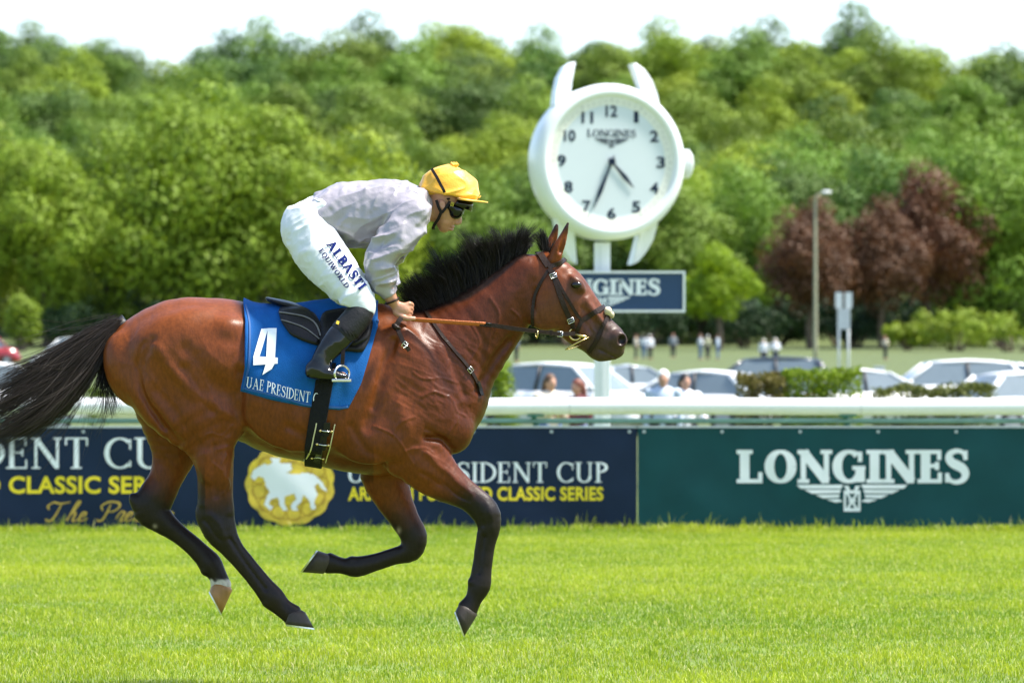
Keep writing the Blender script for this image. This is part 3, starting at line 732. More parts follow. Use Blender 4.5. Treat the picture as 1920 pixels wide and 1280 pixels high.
def tree_meshes(seed, H, Rr, low, n, size, clumps, top=1.0):
    r_ = np.random.default_rng(seed); cents, rads = [], []
    zc = low + (H - low) * .5; hz = (H - low) * .5
    for i in range(clumps):
        d = r_.normal(size=3); d /= np.linalg.norm(d); q_ = r_.uniform(.35, .92) if i > clumps * .25 else r_.uniform(0, .5)
        zz = d[2] * q_; sh = (1 - .35 * max(zz, 0) * top) 
        cents.append((d[0] * q_ * Rr * sh, d[1] * q_ * Rr * sh, zc + zz * hz)); rads.append(r_.uniform(.20, .40) * Rr)
    v, f = leaf_cloud(r_, cents, rads, n, size)
    crown = fastmesh('crown', v, f, False)
    mb = MB(); tr = .022 * H + .05
    mb.tube([(0, 0, -.4), (.02 * H, 0, H * .15), (-.01 * H, .01 * H, H * .35), (.0, 0, H * .62), (.01 * H, 0, H * .85)], [tr * 1.35, tr, tr * .85, tr * .5, tr * .15], 8)
    for i in range(9):
        c_ = Vector(cents[int(r_.integers(0, len(cents)))]); z0 = H * r_.uniform(.2, .55)
        mb.tube([(0, 0, z0), (c_.x * .4, c_.y * .4, z0 + (c_.z - z0) * .55), tuple(c_)], [tr * .45, tr * .28, tr * .06], 6)
    me = bpy.data.meshes.new('trunk'); me.from_pydata(mb.v, [], mb.f); me.materials.append(m_bark); me.update()
    return crown, me
PROTO = {}
for nm, a in {'round': (11, 14, 7.0, .6, 26000, .33, 80), 'tall': (12, 17, 6.2, .6, 26000, .33, 84), 'broad': (13, 15, 8.4, .6, 30000, .34, 96),
              'loose': (14, 16, 6.4, 2.0, 17000, .33, 56), 'cone': (15, 15, 5.6, 1.0, 21000, .32, 60, 2.0), 'small': (16, 8, 3.2, 1.6, 7000, .28, 40, 1.5),
              'beech': (17, 12.0, 5.4, 2.4, 22000, .30, 90, 1.2)}.items():
    PROTO[nm] = tree_meshes(*a)
_crown_cache = {}
def crown_mesh(kind, leaf):
    if (kind, leaf) not in _crown_cache:
        me = PROTO[kind][0].copy(); me.materials.clear(); me.materials.append(LEAF[leaf]); _crown_cache[(kind, leaf)] = me
    return _crown_cache[(kind, leaf)]
def tree(kind, leaf, x, y, s, label, group=None, name='leafy_tree', sz=1.0, rz=None):
    e = empty(name, (x, y, float(ground_z(x, y)) - .1), random.uniform(0, 6.28) if rz is None else rz)
    e.scale = (s, s, s * sz); tag(e, label, 'tree', group)
    link('crown', crown_mesh(kind, leaf), None, e, False); link('trunk', PROTO[kind][1], None, e, False)
    return e
def at(px, D): return (px - 960) * D / FPX
# the row along the foot of the hill
front = [
 (-60, 352, 'round', 'light', 1.15, 1.2, 'light green tree at the far left edge of the tree row'),
 (90, 345, 'tall', 'light', 1.05, 1.1, 'light green round tree above the tail of the horse'),
 (330, 350, 'broad', 'light', 1.22, 1.22, 'largest broad light green tree of the front row, above the croup'),
 (215, 368, 'tall', 'mid', 1.15, 1.15, 'mid green tree squeezed between two light green trees'),
 (505, 352, 'tall', 'light', 1.22, 1.1, 'tall light green tree behind the seat of the jockey'),
 (655, 358, 'round', 'light', 1.2, 1.1, 'light green tree right behind the jockey\'s back'),
 (770, 368, 'broad', 'mid', 1.0, 1.05, 'darker green tree between jockey and watch'),
 (890, 362, 'round', 'mid', 1.05, 1.0, 'mid green tree behind the horse\'s mane'),
 (1000, 374, 'tall', 'mid', 1.0, 1.05, 'mid green tree left of the watch post'),
 (1150, 376, 'round', 'deep', 1.0, 1.0, 'dark green tree directly behind the watch post'),
 (1265, 372, 'tall', 'mid', 1.0, 1.0, 'mid green tree behind the crown of the watch'),
 (1390, 378, 'round', 'mid', 1.05, 1.1, 'mid green tree above the lime coloured sapling'),
 (1880, 352, 'broad', 'mid', 1.12, 1.12, 'broad fresh green tree at the right edge'),
 (1790, 384, 'tall', 'deep', 1.05, 1.1, 'deep green tree behind the right copper beech'),
 (1640, 392, 'round', 'deep', 1.1, 1.1, 'deep green tree behind the middle copper beech'),
 (1500, 390, 'broad', 'deep', 1.0, 1.1, 'deep green tree behind the left copper beech'),
 (2010, 360, 'round', 'light', 1.1, 1.1, 'light green tree beyond the right edge of the row')]
for px, D, k, lf, s, sz, lb in front: tree(k, lf, at(px, D), D, s * 1.08, lb, 'trees along the foot of the hill', sz=sz)
tree('small', 'lime', at(1347, 325), 325, 1.15, 'small bright lime green tree right of the sign board', sz=1.05)
tree('beech', 'copper', at(1520, 335), 335, .92, 'left copper beech with dark red leaves behind the lamp post', 'copper beeches', 'copper_beech', sz=1.2)
tree('beech', 'copper', at(1655, 338), 338, .92, 'middle copper beech with dark red leaves', 'copper beeches', 'copper_beech', sz=1.22)
tree('beech', 'copper', at(1735, 345), 345, 1.12, 'right and tallest copper beech with dark red leaves', 'copper beeches', 'copper_beech', sz=1.25)
# pale shrubs at the foot of the hill
def shrub(px, D, wm, hm, leaf, label, n=2500, name='shrub', cat='shrub', group=None, dm=None, box=False, size=.3, loc=None):
    x = at(px, D); r_ = np.random.default_rng(int(abs(px) * 7 + D)); cs, rs = [], []
    dm = dm or wm * .7
    for i in range(26):
        a = r_.uniform(-1, 1, 3)
        if not box: a = a / max(1, np.linalg.norm(a)) 
        rr = min(hm, wm) * r_.uniform(.16, .26)
        cs.append((a[0] * (wm / 2 - rr), a[1] * (dm / 2 - rr), max(hm * .5 + a[2] * (hm / 2 - rr), rr * .6))); rs.append(rr)
    e = empty(name, (x, D, float(ground_z(x, D)))); tag(e, label, cat, group)
    v, f = leaf_cloud(r_, cs, rs, n, size, 1.0, .5)
    if box:   # clipped: leaves lie along the faces of a rounded block
        nb = n; a = r_.uniform(-1, 1, (nb, 3)); ax_ = r_.choice(3, nb, p=[.22, .38, .40]); sg_b = np.where(r_.random(nb) < .5, -1, 1); sg_b = np.where(ax_ == 2, 1, sg_b)
        a[np.arange(nb), ax_] = sg_b; a *= (1 - .10 * np.abs(r_.normal(size=(nb, 1)))); ln = np.linalg.norm(a, axis=1)[:, None]; a *= np.minimum(1, 1.42 / ln)
        cb = a * [wm / 2, dm / 2, hm / 2] + [0, 0, hm / 2]; cb[:, 2] += .05 * hm * noise(cb, 3.0, 4)
        v2, f2 = leaf_cloud(r_, cb, np.full(nb, .02), nb, size * 1.15); v = np.concatenate([v, v2]); f = np.concatenate([f, f2 + len(v) - len(v2)])
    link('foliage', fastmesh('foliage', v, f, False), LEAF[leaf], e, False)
    mb = MB()
    for i in range(5): c_ = cs[i]; mb.tube([(c_[0] * .15, c_[1] * .15, -.1), (c_[0] * .5, c_[1] * .5, c_[2] * .5), c_], [.04 * hm, .025 * hm, .008 * hm], 6)
    mb.build('stem', m_bark, e, world=False)
    return e
for px, D, wm, hm, lf, lb in [(1790, 318, 9, 4.0, 'light', 'pale green scrub to the right of the copper beeches'), (1900, 312, 10, 3.6, 'light', 'pale green scrub at the right edge below the trees'),
                              (1700, 322, 5, 2.6, 'light', 'low pale scrub under the right copper beech'), (40, 318, 4.0, 5.5, 'light', 'light green shrub beside a pale trunk at the left edge'),
                              (1600, 347, 9, 4.5, 'shade', 'undergrowth with painted shade behind the copper beech trunks'), (1400, 347, 9, 4.5, 'shade', 'undergrowth with painted shade left of the copper beeches'), (1210, 344, 9, 4.5, 'shade', 'undergrowth with painted shade behind the sign board'),
                              (150, 341, 9, 4.5, 'shade', 'undergrowth with painted shade above the tail'), (330, 342, 9, 4.5, 'shade', 'undergrowth with painted shade above the croup'), (500, 342, 9, 4.5, 'shade', 'undergrowth with painted shade behind the saddle')]:
    shrub(px, D, wm, hm, lf, lb, group='scrub at the foot of the hill')  # the dark undergrowth carries the shade under the trees in its leaf colour
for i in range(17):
    shrub(-60 + i * 126, 357 + 6 * (i % 3), 10.5, 5.0 + (i % 4) * .5, 'shade', 'undergrowth bush added under the front trees, shade painted into its leaves', 2600, 'undergrowth_bush', 'bush', 'undergrowth under the front trees', size=.5)  # added bushes whose dark colour stands for the shade below the crowns
# the wood covering the hill
kinds = ['round', 'tall', 'broad', 'loose', 'cone', 'round', 'broad']
leafs = ['mid', 'deep', 'mid', 'light', 'mid', 'deep', 'light', 'mid']
lab = {'mid': 'mid green tree crown in the wood covering the hillside', 'deep': 'deep green tree crown in the wood covering the hillside', 'light': 'pale green tree crown in the wood covering the hillside'}
row = 0
for D in (392, 416, 441, 466, 492, 519, 547, 576, 606, 636):
    half = .1333 * D + 9; n_ = int(2 * half / 9.2)
    for i in range(n_ + 1):
        x = -half + 2 * half * (i + .5 * (row % 2)) / n_ + random.uniform(-2.2, 2.2); y = D + random.uniform(-7, 7)
        k = random.choice(kinds); lf = random.choice(leafs)
        if D > 600 and random.random() < .35: k = 'loose'
        s = random.uniform(.95, 1.28)
        if D > 590: s *= random.uniform(.8, 1.15)
        tree(k, lf, x, y, s, lab[lf], 'wood on the hillside, ' + lf + ' green', sz=random.uniform(.82, 1.02))
    row += 1

# ================================================================ hedges and bushes behind the rail
shrub(936, 56, .86, 2.2, 'hedge', 'bright green rounded conifer bush under the horse\'s neck', 3800, 'conifer_bush', 'bush', dm=.8, size=.055)
shrub(1428, 55, .72, 1.66, 'brown', 'reddish brown bush at the left end of the clipped hedge', 3000, 'bush', 'bush', dm=.7, box=True, size=.05)
shrub(1540, 55, 1.15, 1.72, 'hedge', 'bright yellow green clipped hedge behind the rail', 4800, 'hedge', 'hedge', dm=.7, box=True, size=.05)
shrub(1752, 57, 1.85, 1.50, 'hedge2', 'low olive green hedge at the right behind the rail', 5200, 'hedge', 'hedge', dm=.6, box=True, size=.05)
shrub(182, 60, .6, 1.6, 'hedge', 'small bright green bush seen under the tail', 1800, 'bush', 'bush', size=.05)

# ================================================================ parked cars
m_tyre = mat('tyre rubber', (.02, .02, .02), .8, .1, 10)
m_rim = mat('alloy', (.35, .36, .38), .5, .1, 10, metal=.8)
m_glass = mat('car glass', (.17, .21, .23), .06, .05, 4, spec=.8, coat=.5)
m_lampglass = mat('headlamp glass', (.55, .58, .6), .12, .05, 4, coat=.5)
m_red = mat('red lamp', (.35, .01, .01), .2, .05, 4)
m_black = mat('black plastic', (.02, .02, .022), .5, .1, 10)
PAINT = {'white': mat('white car paint', (.74, .75, .76), .45, .03, 2, coat=.1), 'silver': mat('silver car paint', (.50, .53, .56), .28, .04, 2, metal=.3, coat=.6),
         'dark': mat('dark car paint', (.03, .034, .042), .22, .05, 2, coat=.7), 'red': mat('red car paint', (.25, .012, .015), .28, .05, 2, coat=.6)}
def car_proto(kind):
    """car pointing along +x, origin on the ground; returns list of (name, MB, material, smooth, parent index)"""
    L_ = {'hatch': 4.1, 'suv': 4.5, 'van': 4.9, 'saloon': 4.6}[kind]; Hh = {'hatch': 1.47, 'suv': 1.66, 'van': 1.95, 'saloon': 1.44}[kind]; Wd = .90
    f, r = L_ / 2, -L_ / 2; belt = {'hatch': .92, 'suv': 1.03, 'van': 1.12, 'saloon': .92}[kind]
    hood = f - {'hatch': .95, 'suv': 1.05, 'van': .75, 'saloon': 1.2}[kind]; ws = hood - {'hatch': .85, 'suv': .75, 'van': .8, 'saloon': .85}[kind]
    tail = {'hatch': r + .25, 'suv': r + .22, 'van': r + .08, 'saloon': r + .95}[kind]; rw = {'hatch': r + .75, 'suv': r + .6, 'van': r + .25, 'saloon': r + 1.55}[kind]
    # lower body: stations along x, section polygons
    def sec(x, z0, z1, wlo, whi): return [(x, -wlo, z0), (x, -wlo * 1.0, (z0 + z1) / 2), (x, -whi, z1), (x, -whi * .6, z1 + .03), (x, whi * .6, z1 + .03), (x, whi, z1), (x, wlo, (z0 + z1) / 2), (x, wlo, z0)]
    parts = []
    mb = MB(); zb = .24
    mb.rings([sec(r, .42, .78, .66, .62), sec(r + .06, .30, belt - .08, .80, .74), sec(r + .3, zb, belt - .01, .88, .80), sec(r + .9, zb, belt, Wd, .83), sec(0, zb, belt, Wd, .84), sec(hood, zb, belt - .02, Wd, .83),
              sec(hood + .45, zb, belt - .1, .89, .76), sec(f - .2, .26, belt - .22, .84, .68), sec(f - .04, .32, .62, .72, .56), sec(f, .40, .56, .6, .5)])
    parts.append(('body', mb, 'paint', True))
    def cab(x, z, hw): return [(x, -hw, z), (x, hw, z)]
    # roof and pillars: frame of tubes with glass between
    A0, A1 = (hood, .80, belt), (ws, .60, Hh - .06); B0, B1 = (tail, .78, belt), (rw, .58, Hh - .07)
    mid = ((ws + rw) / 2, .62, Hh)
    mb = MB()
    mb.rings([[(A1[0] + .02, -A1[1], A1[2]), (A1[0], -.3, A1[2] + .035), (A1[0], .3, A1[2] + .035), (A1[0] + .02, A1[1], A1[2]), (A1[0], A1[1] - .05, A1[2] - .05), (A1[0], -A1[1] + .05, A1[2] - .05)]] +
             [[(x, -w_, z), (x, -.3, z + .045), (x, .3, z + .045), (x, w_, z), (x, w_ - .05, z - .05), (x, -w_ + .05, z - .05)] for x, w_, z in ((A1[0] - .4, .63, Hh - .03), mid, (B1[0] + .4, .61, Hh - .03), B1)])
    parts.append(('roof', mb, 'paint', True))
    for s_ in (-1, 1):
        mb = MB(); mb.tube([(A0[0], s_ * A0[1], A0[2]), (A1[0], s_ * A1[1], A1[2] - .01)], .045, 8); parts.append(('pillar', mb, 'paint', True))
        mb = MB(); mb.tube([(B0[0], s_ * B0[1], B0[2]), (B1[0], s_ * B1[1], B1[2] - .01)], .07, 8); parts.append(('pillar', mb, 'paint', True))
        mx_ = (hood + tail) / 2 - .1
        mb = MB(); mb.tube([(mx_, s_ * .81, belt), (mx_ + .02, s_ * .625, Hh - .04)], .04, 8); parts.append(('pillar', mb, 'black', True))
        for x0, x1, t0, t1 in ((A0[0] - .05, mx_, A1[0], mx_), (mx_, B0[0] + .05, mx_, B1[0])):
            mb = MB(); mb.poly([(x0, s_ * .795, belt), (x1, s_ * .795, belt), (t1, s_ * .61, Hh - .07), (t0, s_ * .61, Hh - .07)], (0, -s_ * .015, 0)); parts.append(('side_window', mb, 'glass', False))
        mb = MB(); mb.rings([[(hood - .15 + dx, s_ * (.93 + .10 * q), belt + .07 + dz * (1 - .3 * q)) for dx, dz in ((-.05, -.07), (.06, -.06), (.06, .06), (-.05, .07))] for q in (0, .5, 1)]); parts.append(('mirror', mb, 'paint', True))
        mb = MB(); mb.poly([(f - .32, s_ * .845, .72), (f - .06, s_ * .66, .63), (f - .10, s_ * .66, .56), (f - .30, s_ * .85, .58)], (-.05, -s_ * .08, .0)); parts.append(('headlight', mb, 'lamp', False))
        mb = MB(); mb.poly([(r - .005, s_ * .60, .86), (r + .22, s_ * .835, .90), (r + .22, s_ * .86, .70), (r - .012, s_ * .66, .68)], (.05, -s_ * .06, 0)); parts.append(('tail_light', mb, 'red', False))
    mb = MB(); mb.poly([(A0[0] - .02, -.76, A0[2]), (A0[0] + .06, 0, A0[2] + .02), (A0[0] - .02, .76, A0[2]), (A1[0] + .02, .57, A1[2] - .02), (A1[0] + .05, 0, A1[2] + .0), (A1[0] + .02, -.57, A1[2] - .02)], (-.02, 0, -.02)); parts.append(('windscreen', mb, 'glass', False))
    mb = MB(); mb.poly([(B0[0], -.74, B0[2]), (B0[0] - .05, 0, B0[2]), (B0[0], .74, B0[2]), (B1[0] - .01, .55, B1[2] - .02), (B1[0] - .04, 0, B1[2]), (B1[0] - .01, -.55, B1[2] - .02)], (.02, 0, -.02)); parts.append(('rear_window', mb, 'glass', False))
    mb = MB(); mb.box((f - .005, 0, .44), (.05, .9, .14)); parts.append(('grille', mb, 'black', False))
    for xw in (f - .82, r + .80):
        for s_ in (-1, 1):
            mb = MB(); rg = []
            for rr, yy in ((.20, .80), (.30, .79), (.325, .83), (.325, .95), (.30, .985), (.21, .98)):
                rg.append([(xw + rr * math.cos(a), s_ * (yy - .05), .325 + rr * math.sin(a)) for a in np.linspace(0, 2 * math.pi, 21)[:-1]])
            mb.rings(rg); parts.append(('wheel', mb, 'tyre', True))
            mb = MB(); mb.rings([[(xw + rr * math.cos(a), s_ * yy, .325 + rr * math.sin(a)) for a in np.linspace(0, 2 * math.pi, 11)[:-1]] for rr, yy in ((.21, .934), (.19, .915), (.07, .945))]); parts.append(('rim', mb, 'rim', False))
    return parts
_cars = {}
def car(kind, paint, px, D, rz, label, group='cars parked behind the rail'):
    if kind not in _cars:
        _cars[kind] = []
        for nm, mb, mt, sm in car_proto(kind):
            me = bpy.data.meshes.new(nm); me.from_pydata(mb.v, [], mb.f); bm = bmesh.new(); bm.from_mesh(me); bmesh.ops.recalc_face_normals(bm, faces=bm.faces); bm.to_mesh(me); bm.free()
            me.polygons.foreach_set('use_smooth', [sm] * len(me.polygons)); me.materials.append(None); _cars[kind].append((nm, me, mt))
    D = D * 1.32 if D < 100 else D; x = at(px, D); e = empty('parked_car', (x, D, float(ground_z(x, D)) + .0), rz); tag(e, label, 'car', group)
    MT = {'glass': m_glass, 'black': m_black, 'lamp': m_lampglass, 'red': m_red, 'tyre': m_tyre, 'rim': m_rim, 'paint': PAINT[paint]}
    last = None
    for nm, me, mt in _cars[kind]:
        o = bpy.data.objects.new(nm, me); C.objects.link(o); o.parent = last if nm == 'rim' else e
        o.material_slots[0].link = 'OBJECT'; o.material_slots[0].material = MT[mt]
        if nm == 'wheel': last = o
car('suv', 'white', 1075, 68, R(-38), 'white car with large side windows left of the watch post')
car('hatch', 'white', 1290, 69, R(155), 'white hatchback right of the watch post behind two people in white')
car('suv', 'dark', 1425, 84, R(172), 'dark car whose roof shows above the bright hedge')
car('hatch', 'white', 1630, 72, R(20), 'white car just right of the bright clipped hedge')
car('suv', 'white', 1770, 76, R(184), 'white car behind the low olive hedge')
car('hatch', 'white', 1945, 66, R(25), 'white car cut off by the right edge')
car('saloon', 'silver', 1190, 84, R(10), 'silver car in the second row behind the watch post')
car('hatch', 'silver', 1850, 88, R(160), 'silver car in the second row at the right')
car('suv', 'white', -10, 70, R(14), 'white car at the left edge behind the tail')
car('van', 'red', -38, 230, R(5), 'dark red van far behind at the left edge', 'vehicles far behind the tail')
car('van', 'white', 150, 185, R(175), 'white van far behind above the tail', 'vehicles far behind the tail')

# ================================================================ people in the background
m_skin = mat('skin', (.50, .27, .18), .5, .06, 20)
m_jeans = mat('blue jeans', (.10, .16, .28), .8, .15, 20)
m_dtr = mat('dark trousers', (.03, .03, .035), .8, .1, 20)
TOPC = {'white': mat('white shirt', (.72, .74, .78), .8, .05, 10), 'cream': mat('cream top', (.70, .60, .48), .8, .08, 10), 'maroon': mat('maroon coat', (.12, .025, .03), .8, .1, 10),
        'pale': mat('pale blue shirt', (.50, .58, .68), .8, .05, 10), 'grey': mat('grey jacket', (.22, .24, .26), .8, .1, 10), 'olive': mat('khaki top', (.33, .34, .22), .8, .1, 10)}
HAIR = {'brown': mat('brown hair', (.10, .05, .025), .6, .2, 30), 'auburn': mat('auburn hair', (.16, .045, .025), .6, .2, 30), 'dark': mat('dark hair', (.02, .017, .015), .5, .2, 30), 'white': mat('white hat', (.75, .75, .72), .8, .05, 10)}
def fig(h, arms, longhair, rng_seed):
    """four meshes of a standing figure 1.72 m tall at the origin, facing +x"""
    out = {}
    def body(F, g, parts):
        if 'legs' in parts:
            for s_ in (-1, 1): F.chain([(0, s_ * .09, .92, .10 + g, .10 + g), (.01, s_ * .10, .50, .062 + g, .062 + g), (-.02, s_ * .10, .09, .042 + g, .042 + g)], .03, up=2)
            F.ell((-.01, 0, .95), (.115 + g, .165 + g, .12 + g), .05)
        if 'torso' in parts:
            F.chain([(0, 0, .93, .11 + g, .155 + g), (.01, 0, 1.12, .10 + g, .14 + g), (.0, 0, 1.32, .115 + g, .18 + g), (-.01, 0, 1.42, .07 + g, .15 + g)], .03, up=3)
            for s_ in (-1, 1):
                e_ = {'down': [(0, s_ * .21, 1.40), (-.02, s_ * .25, 1.12), (.06, s_ * .25, .88)], 'fold': [(0, s_ * .21, 1.40), (-.02, s_ * .26, 1.13), (.20, s_ * .06, 1.16)], 'rail': [(0, s_ * .21, 1.40), (.04, s_ * .27, 1.13), (.28, s_ * .22, 1.05)]}[arms]
                F.chain([(*e_[0], .055 + g, .055 + g), (*e_[1], .042 + g, .042 + g), (*e_[2], .03 + g, .03 + g)], .03, up=2)
                if g < .001: F.ell((e_[2][0] + .05, e_[2][1], e_[2][2] - .03), (.045, .025, .05), .02)
        if 'head' in parts:
            F.chain([(-.01, 0, 1.42, .052, .052), (.01, 0, 1.53, .05, .05)], .03, up=1)
            F.ell((.02, 0, 1.615), (.095, .075, .115), .03); F.ell((.07, 0, 1.56), (.04, .04, .05), .03); F.ell((.115, 0, 1.60), (.018, .013, .022), .012)
            for s_ in (-1, 1): F.ell((.01, s_ * .075, 1.605), (.02, .012, .03), .008)
        if 'feet' in parts:
            for s_ in (-1, 1): F.ell((.05, s_ * .10, .045), (.13, .045, .045), .02)
    F = Field((-.35, -.40, -.02), (.42, .40, 1.80), .018); body(F, 0, ('legs', 'torso', 'head', 'feet')); out['body'] = F.mesh()
    F = Field((-.35, -.40, .7), (.42, .40, 1.55), .018); body(F, .016, ('torso',)); F.plane((0, 0, .90), (0, 0, -1)); F.ell((.01, 0, 1.56), (.06, .06, .09), .01, 'sub'); out['shirt'] = F.mesh()
    F = Field((-.25, -.35, -.02), (.30, .35, 1.15), .018); body(F, .014, ('legs',)); F.plane((0, 0, .10), (0, 0, -1)); out['trousers'] = F.mesh()
    F = Field((-.25, -.2, 1.2), (.25, .2, 1.80), .014); F.ell((.0, 0, 1.645), (.105, .088, .105), .02)
    if longhair: F.chain([(-.06, 0, 1.62, .06, .09), (-.08, 0, 1.45, .05, .10), (-.07, 0, 1.30, .03, .08)], .03)
    F.ell((.10, 0, 1.575), (.07, .07, .085), .01, 'sub'); out['hair'] = F.mesh()
    return {k: fastmesh(k, *v) for k, v in out.items()}
FIG = {'fold': fig(1.72, 'fold', True, 1), 'down': fig(1.72, 'down', False, 2), 'rail': fig(1.72, 'rail', True, 3)}
def person(kind, px, D, rz, top, hair, trousers, label, group, s=1.0, z=None):
    x = at(px, D); e = empty('person', (x, D, float(ground_z(x, D)) if z is None else z), rz); e.scale = (s, s, s); tag(e, label, 'person', group)
    MT = {'body': m_skin, 'shirt': TOPC[top], 'trousers': trousers, 'hair': HAIR[hair]}
    for nm, me in FIG[kind].items():
        o = bpy.data.objects.new(nm, me); C.objects.link(o); o.parent = e
        if not me.materials: me.materials.append(None)
        o.material_slots[0].link = 'OBJECT'; o.material_slots[0].material = MT[nm]
G1 = 'people standing behind the rail'
person('fold', 1031, 55, R(-60), 'cream', 'brown', m_jeans, 'person with long brown hair and cream top behind the rail', G1, .96)
person('fold', 1084, 55.5, R(215), 'maroon', 'auburn', m_jeans, 'person with long auburn hair and maroon coat behind the rail', G1, .92)
person('down', 1244, 57, R(-100), 'pale', 'white', m_dtr, 'person with white hat and pale shirt with a dark bag, right of the watch post', G1, 1.0)
person('rail', 1284, 57.5, R(-70), 'white', 'dark', m_dtr, 'person with short dark hair and white shirt beside the white hat', G1, .97)
G2 = 'people on the far meadow'
for px, D, rz, k, t, h, tr, lb in [
    (1192, 262, 10, 'down', 'cream', 'brown', m_dtr, 'person in a cream top, leftmost on the far meadow right of the nose'), (1207, 266, 80, 'fold', 'white', 'dark', m_jeans, 'person in white, second from left on the far meadow'),
    (1219, 263, -60, 'down', 'white', 'white', m_dtr, 'person in white with a white hat in the left group on the far meadow'), (1262, 270, -90, 'down', 'grey', 'auburn', m_dtr, 'lone person in grey between the two groups on the far meadow'),
    (1313, 262, 20, 'fold', 'white', 'brown', m_jeans, 'person in white, left of the three below the lime tree'), (1327, 264, 120, 'down', 'olive', 'white', m_dtr, 'person in khaki with a white hat, middle of the three below the lime tree'),
    (1346, 262, 170, 'down', 'pale', 'brown', m_jeans, 'person in a pale shirt, right of the three below the lime tree'), (1432, 225, -90, 'down', 'white', 'white', m_dtr, 'left of two people in white hats above the dark car'),
    (1454, 225, -90, 'fold', 'white', 'white', m_dtr, 'right of two people in white hats above the dark car'), (1660, 262, 30, 'fold', 'cream', 'auburn', m_dtr, 'lone person in cream below the copper beeches'),
    (968, 250, 30, 'down', 'grey', 'brown', m_dtr, 'lone person on the far meadow under the horse\'s throat')]:
    person(k, px, D, R(rz), t, h, tr, lb, G2, random.uniform(.95, 1.03))

# ================================================================ lamp post and traffic sign
m_pole = mat('weathered concrete pole', (.34, .33, .22), .8, .1, 4)
m_lampw = mat('lamp housing', (.7, .72, .72), .4, .05, 5)
D = 235; x = at(1529, D); zg = float(ground_z(x, D)); zt = W(0, 362, D)[2]
lp = empty('lamp_post', (x, D, zg)); tag(lp, 'tall slim lamp post in front of the left copper beech', 'lamp post')
mb = MB(); mb.tube([(x, D, zg - .2), (x, D, zg + 1.2), (x, D, zt - .6), (x + .08, D, zt - .15), (x + .45, D, zt)], [.15, .13, .09, .07, .05], 10); mb.build('pole', m_pole, lp, smooth=True)
mb = MB(); mb.rings([[(x + a, D + w_ * math.cos(t), zt + .05 + hh * math.sin(t)) for t in np.linspace(0, 2 * math.pi, 13)[:-1]] for a, w_, hh in ((.38, .06, .05), (.5, .14, .10), (.8, .18, .12), (.98, .10, .06))]); mb.build('lamp_head', m_lampw, lp, smooth=True)
D = 130; x = at(1582, D); zg = float(ground_z(x, D)); k_ = D / FPX
ts = empty('traffic_sign', (x, D, zg)); tag(ts, 'pale double sign panel seen from behind on two posts near the copper beeches', 'sign')
for dx in (-9, 9):
    mb = MB(); mb.tube([(x + dx * k_, D + .03, zg - .1), (x + dx * k_, D + .03, W(0, 552, D)[2])], .04, 8); mb.build('post', m_lampw, ts, smooth=True)
m_signb = mat('sign back aluminium', (.52, .55, .57), .4, .08, 5)
a = W(0, 617, D)[2]; b = W(0, 578, D)[2]; mb = MB(); mb.box((x, D - .03, (a + b) / 2), (24 * k_, .03, b - a)); mb.build('panel', m_signb, ts)
for dx in (-9, 9):
    a = W(0, 577, D)[2]; b = W(0, 548, D)[2]; mb = MB(); mb.box((x + dx * k_, D - .03, (a + b) / 2), (13 * k_, .03, b - a)); mb.build('panel', m_lampw, ts)
bx = empty('marker_box', (x + .05, D - 12, float(ground_z(x, D - 12)))); tag(bx, 'small pale box standing below the double sign panel', 'box')
mb = MB(); mb.box((x + .05, D - 12, bx.location.z + .65), (.3, .25, 1.3)); mb.build('cabinet', m_lampw, bx, bevel=.02)
mb = MB(); mb.box((x + .05, D - 12, bx.location.z + 1.33), (.36, .3, .05)); mb.build('lid', m_signb, bx, bevel=.01)
# ================================================================ the horse
PX = 1 / 420.0
def E(F, px, py, y, rx, rz, ry, k=.02, op='add', rot=0.0, rotz=0.0):
    """ellipsoid from photo position; rx, rz in photo pixels, ry in metres; rot turns it clockwise-down in the picture"""
    F.ell(P(px, py, y), (rx * PX, ry, rz * PX), k, op, R(rot), R(rotz))
lo = P(180, 1190, 0) - [0, .40, .02]; hi = P(1195, 405, 0) + [0, .40, .02]
F = Field(lo, hi, .0056)
trunk = [(285, 672, 86, .205, 0), (335, 676, 116, .255, 0), (395, 678, 120, .275, 0), (455, 688, 121, .262, 0), (525, 712, 138, .272, 0), (600, 724, 145, .275, 0), (660, 732, 153, .262, 0),
         (715, 733, 158, .238, 0), (770, 738, 146, .215, 0), (815, 752, 112, .185, 0), (836, 768, 86, .155, 0)]
F.chain(S5(trunk), .02, up=3)
# neck and head
F.chain(S5([(795, 712, 128, .178, 0), (838, 672, 104, .140, 0), (880, 634, 85, .114, 0), (922, 592, 70, .096, 0), (960, 553, 58, .086, 0), (995, 515, 46, .078, 0)]), .05, up=3)
F.chain(S5([(1018, 507, 40, .074, 0), (1038, 540, 55, .086, 0), (1063, 571, 55, .083, 0), (1095, 603, 46, .064, 0), (1119, 625, 39, .055, 0), (1141, 642, 36, .056, 0), (1150, 648, 30, .052, 0)]), .025, up=3)
E(F, 1023, 572, -.045, 41, 47, .042, .03); E(F, 1023, 572, .045, 41, 47, .042, .03)        # cheeks
for s_ in (-1, 1):
    E(F, 1083, 533, s_ * .068, 17, 11, .024, .022, rot=48)                                  # eye socket and brow
    E(F, 1078, 523, s_ * .072, 14, 5, .018, .014, rot=40)
    E(F, 1160, 636, s_ * .042, 18, 16, .026, .015, rot=50)                                  # nostril wing
    E(F, 1108, 578, s_ * .050, 40, 5, .016, .012, rot=50)                                   # facial crest
    E(F, 1086, 612, s_ * .060, 30, 9, .010, .014, rot=45)
E(F, 1150, 656, 0, 20, 14, .042, .015, rot=20)                                              # upper lip
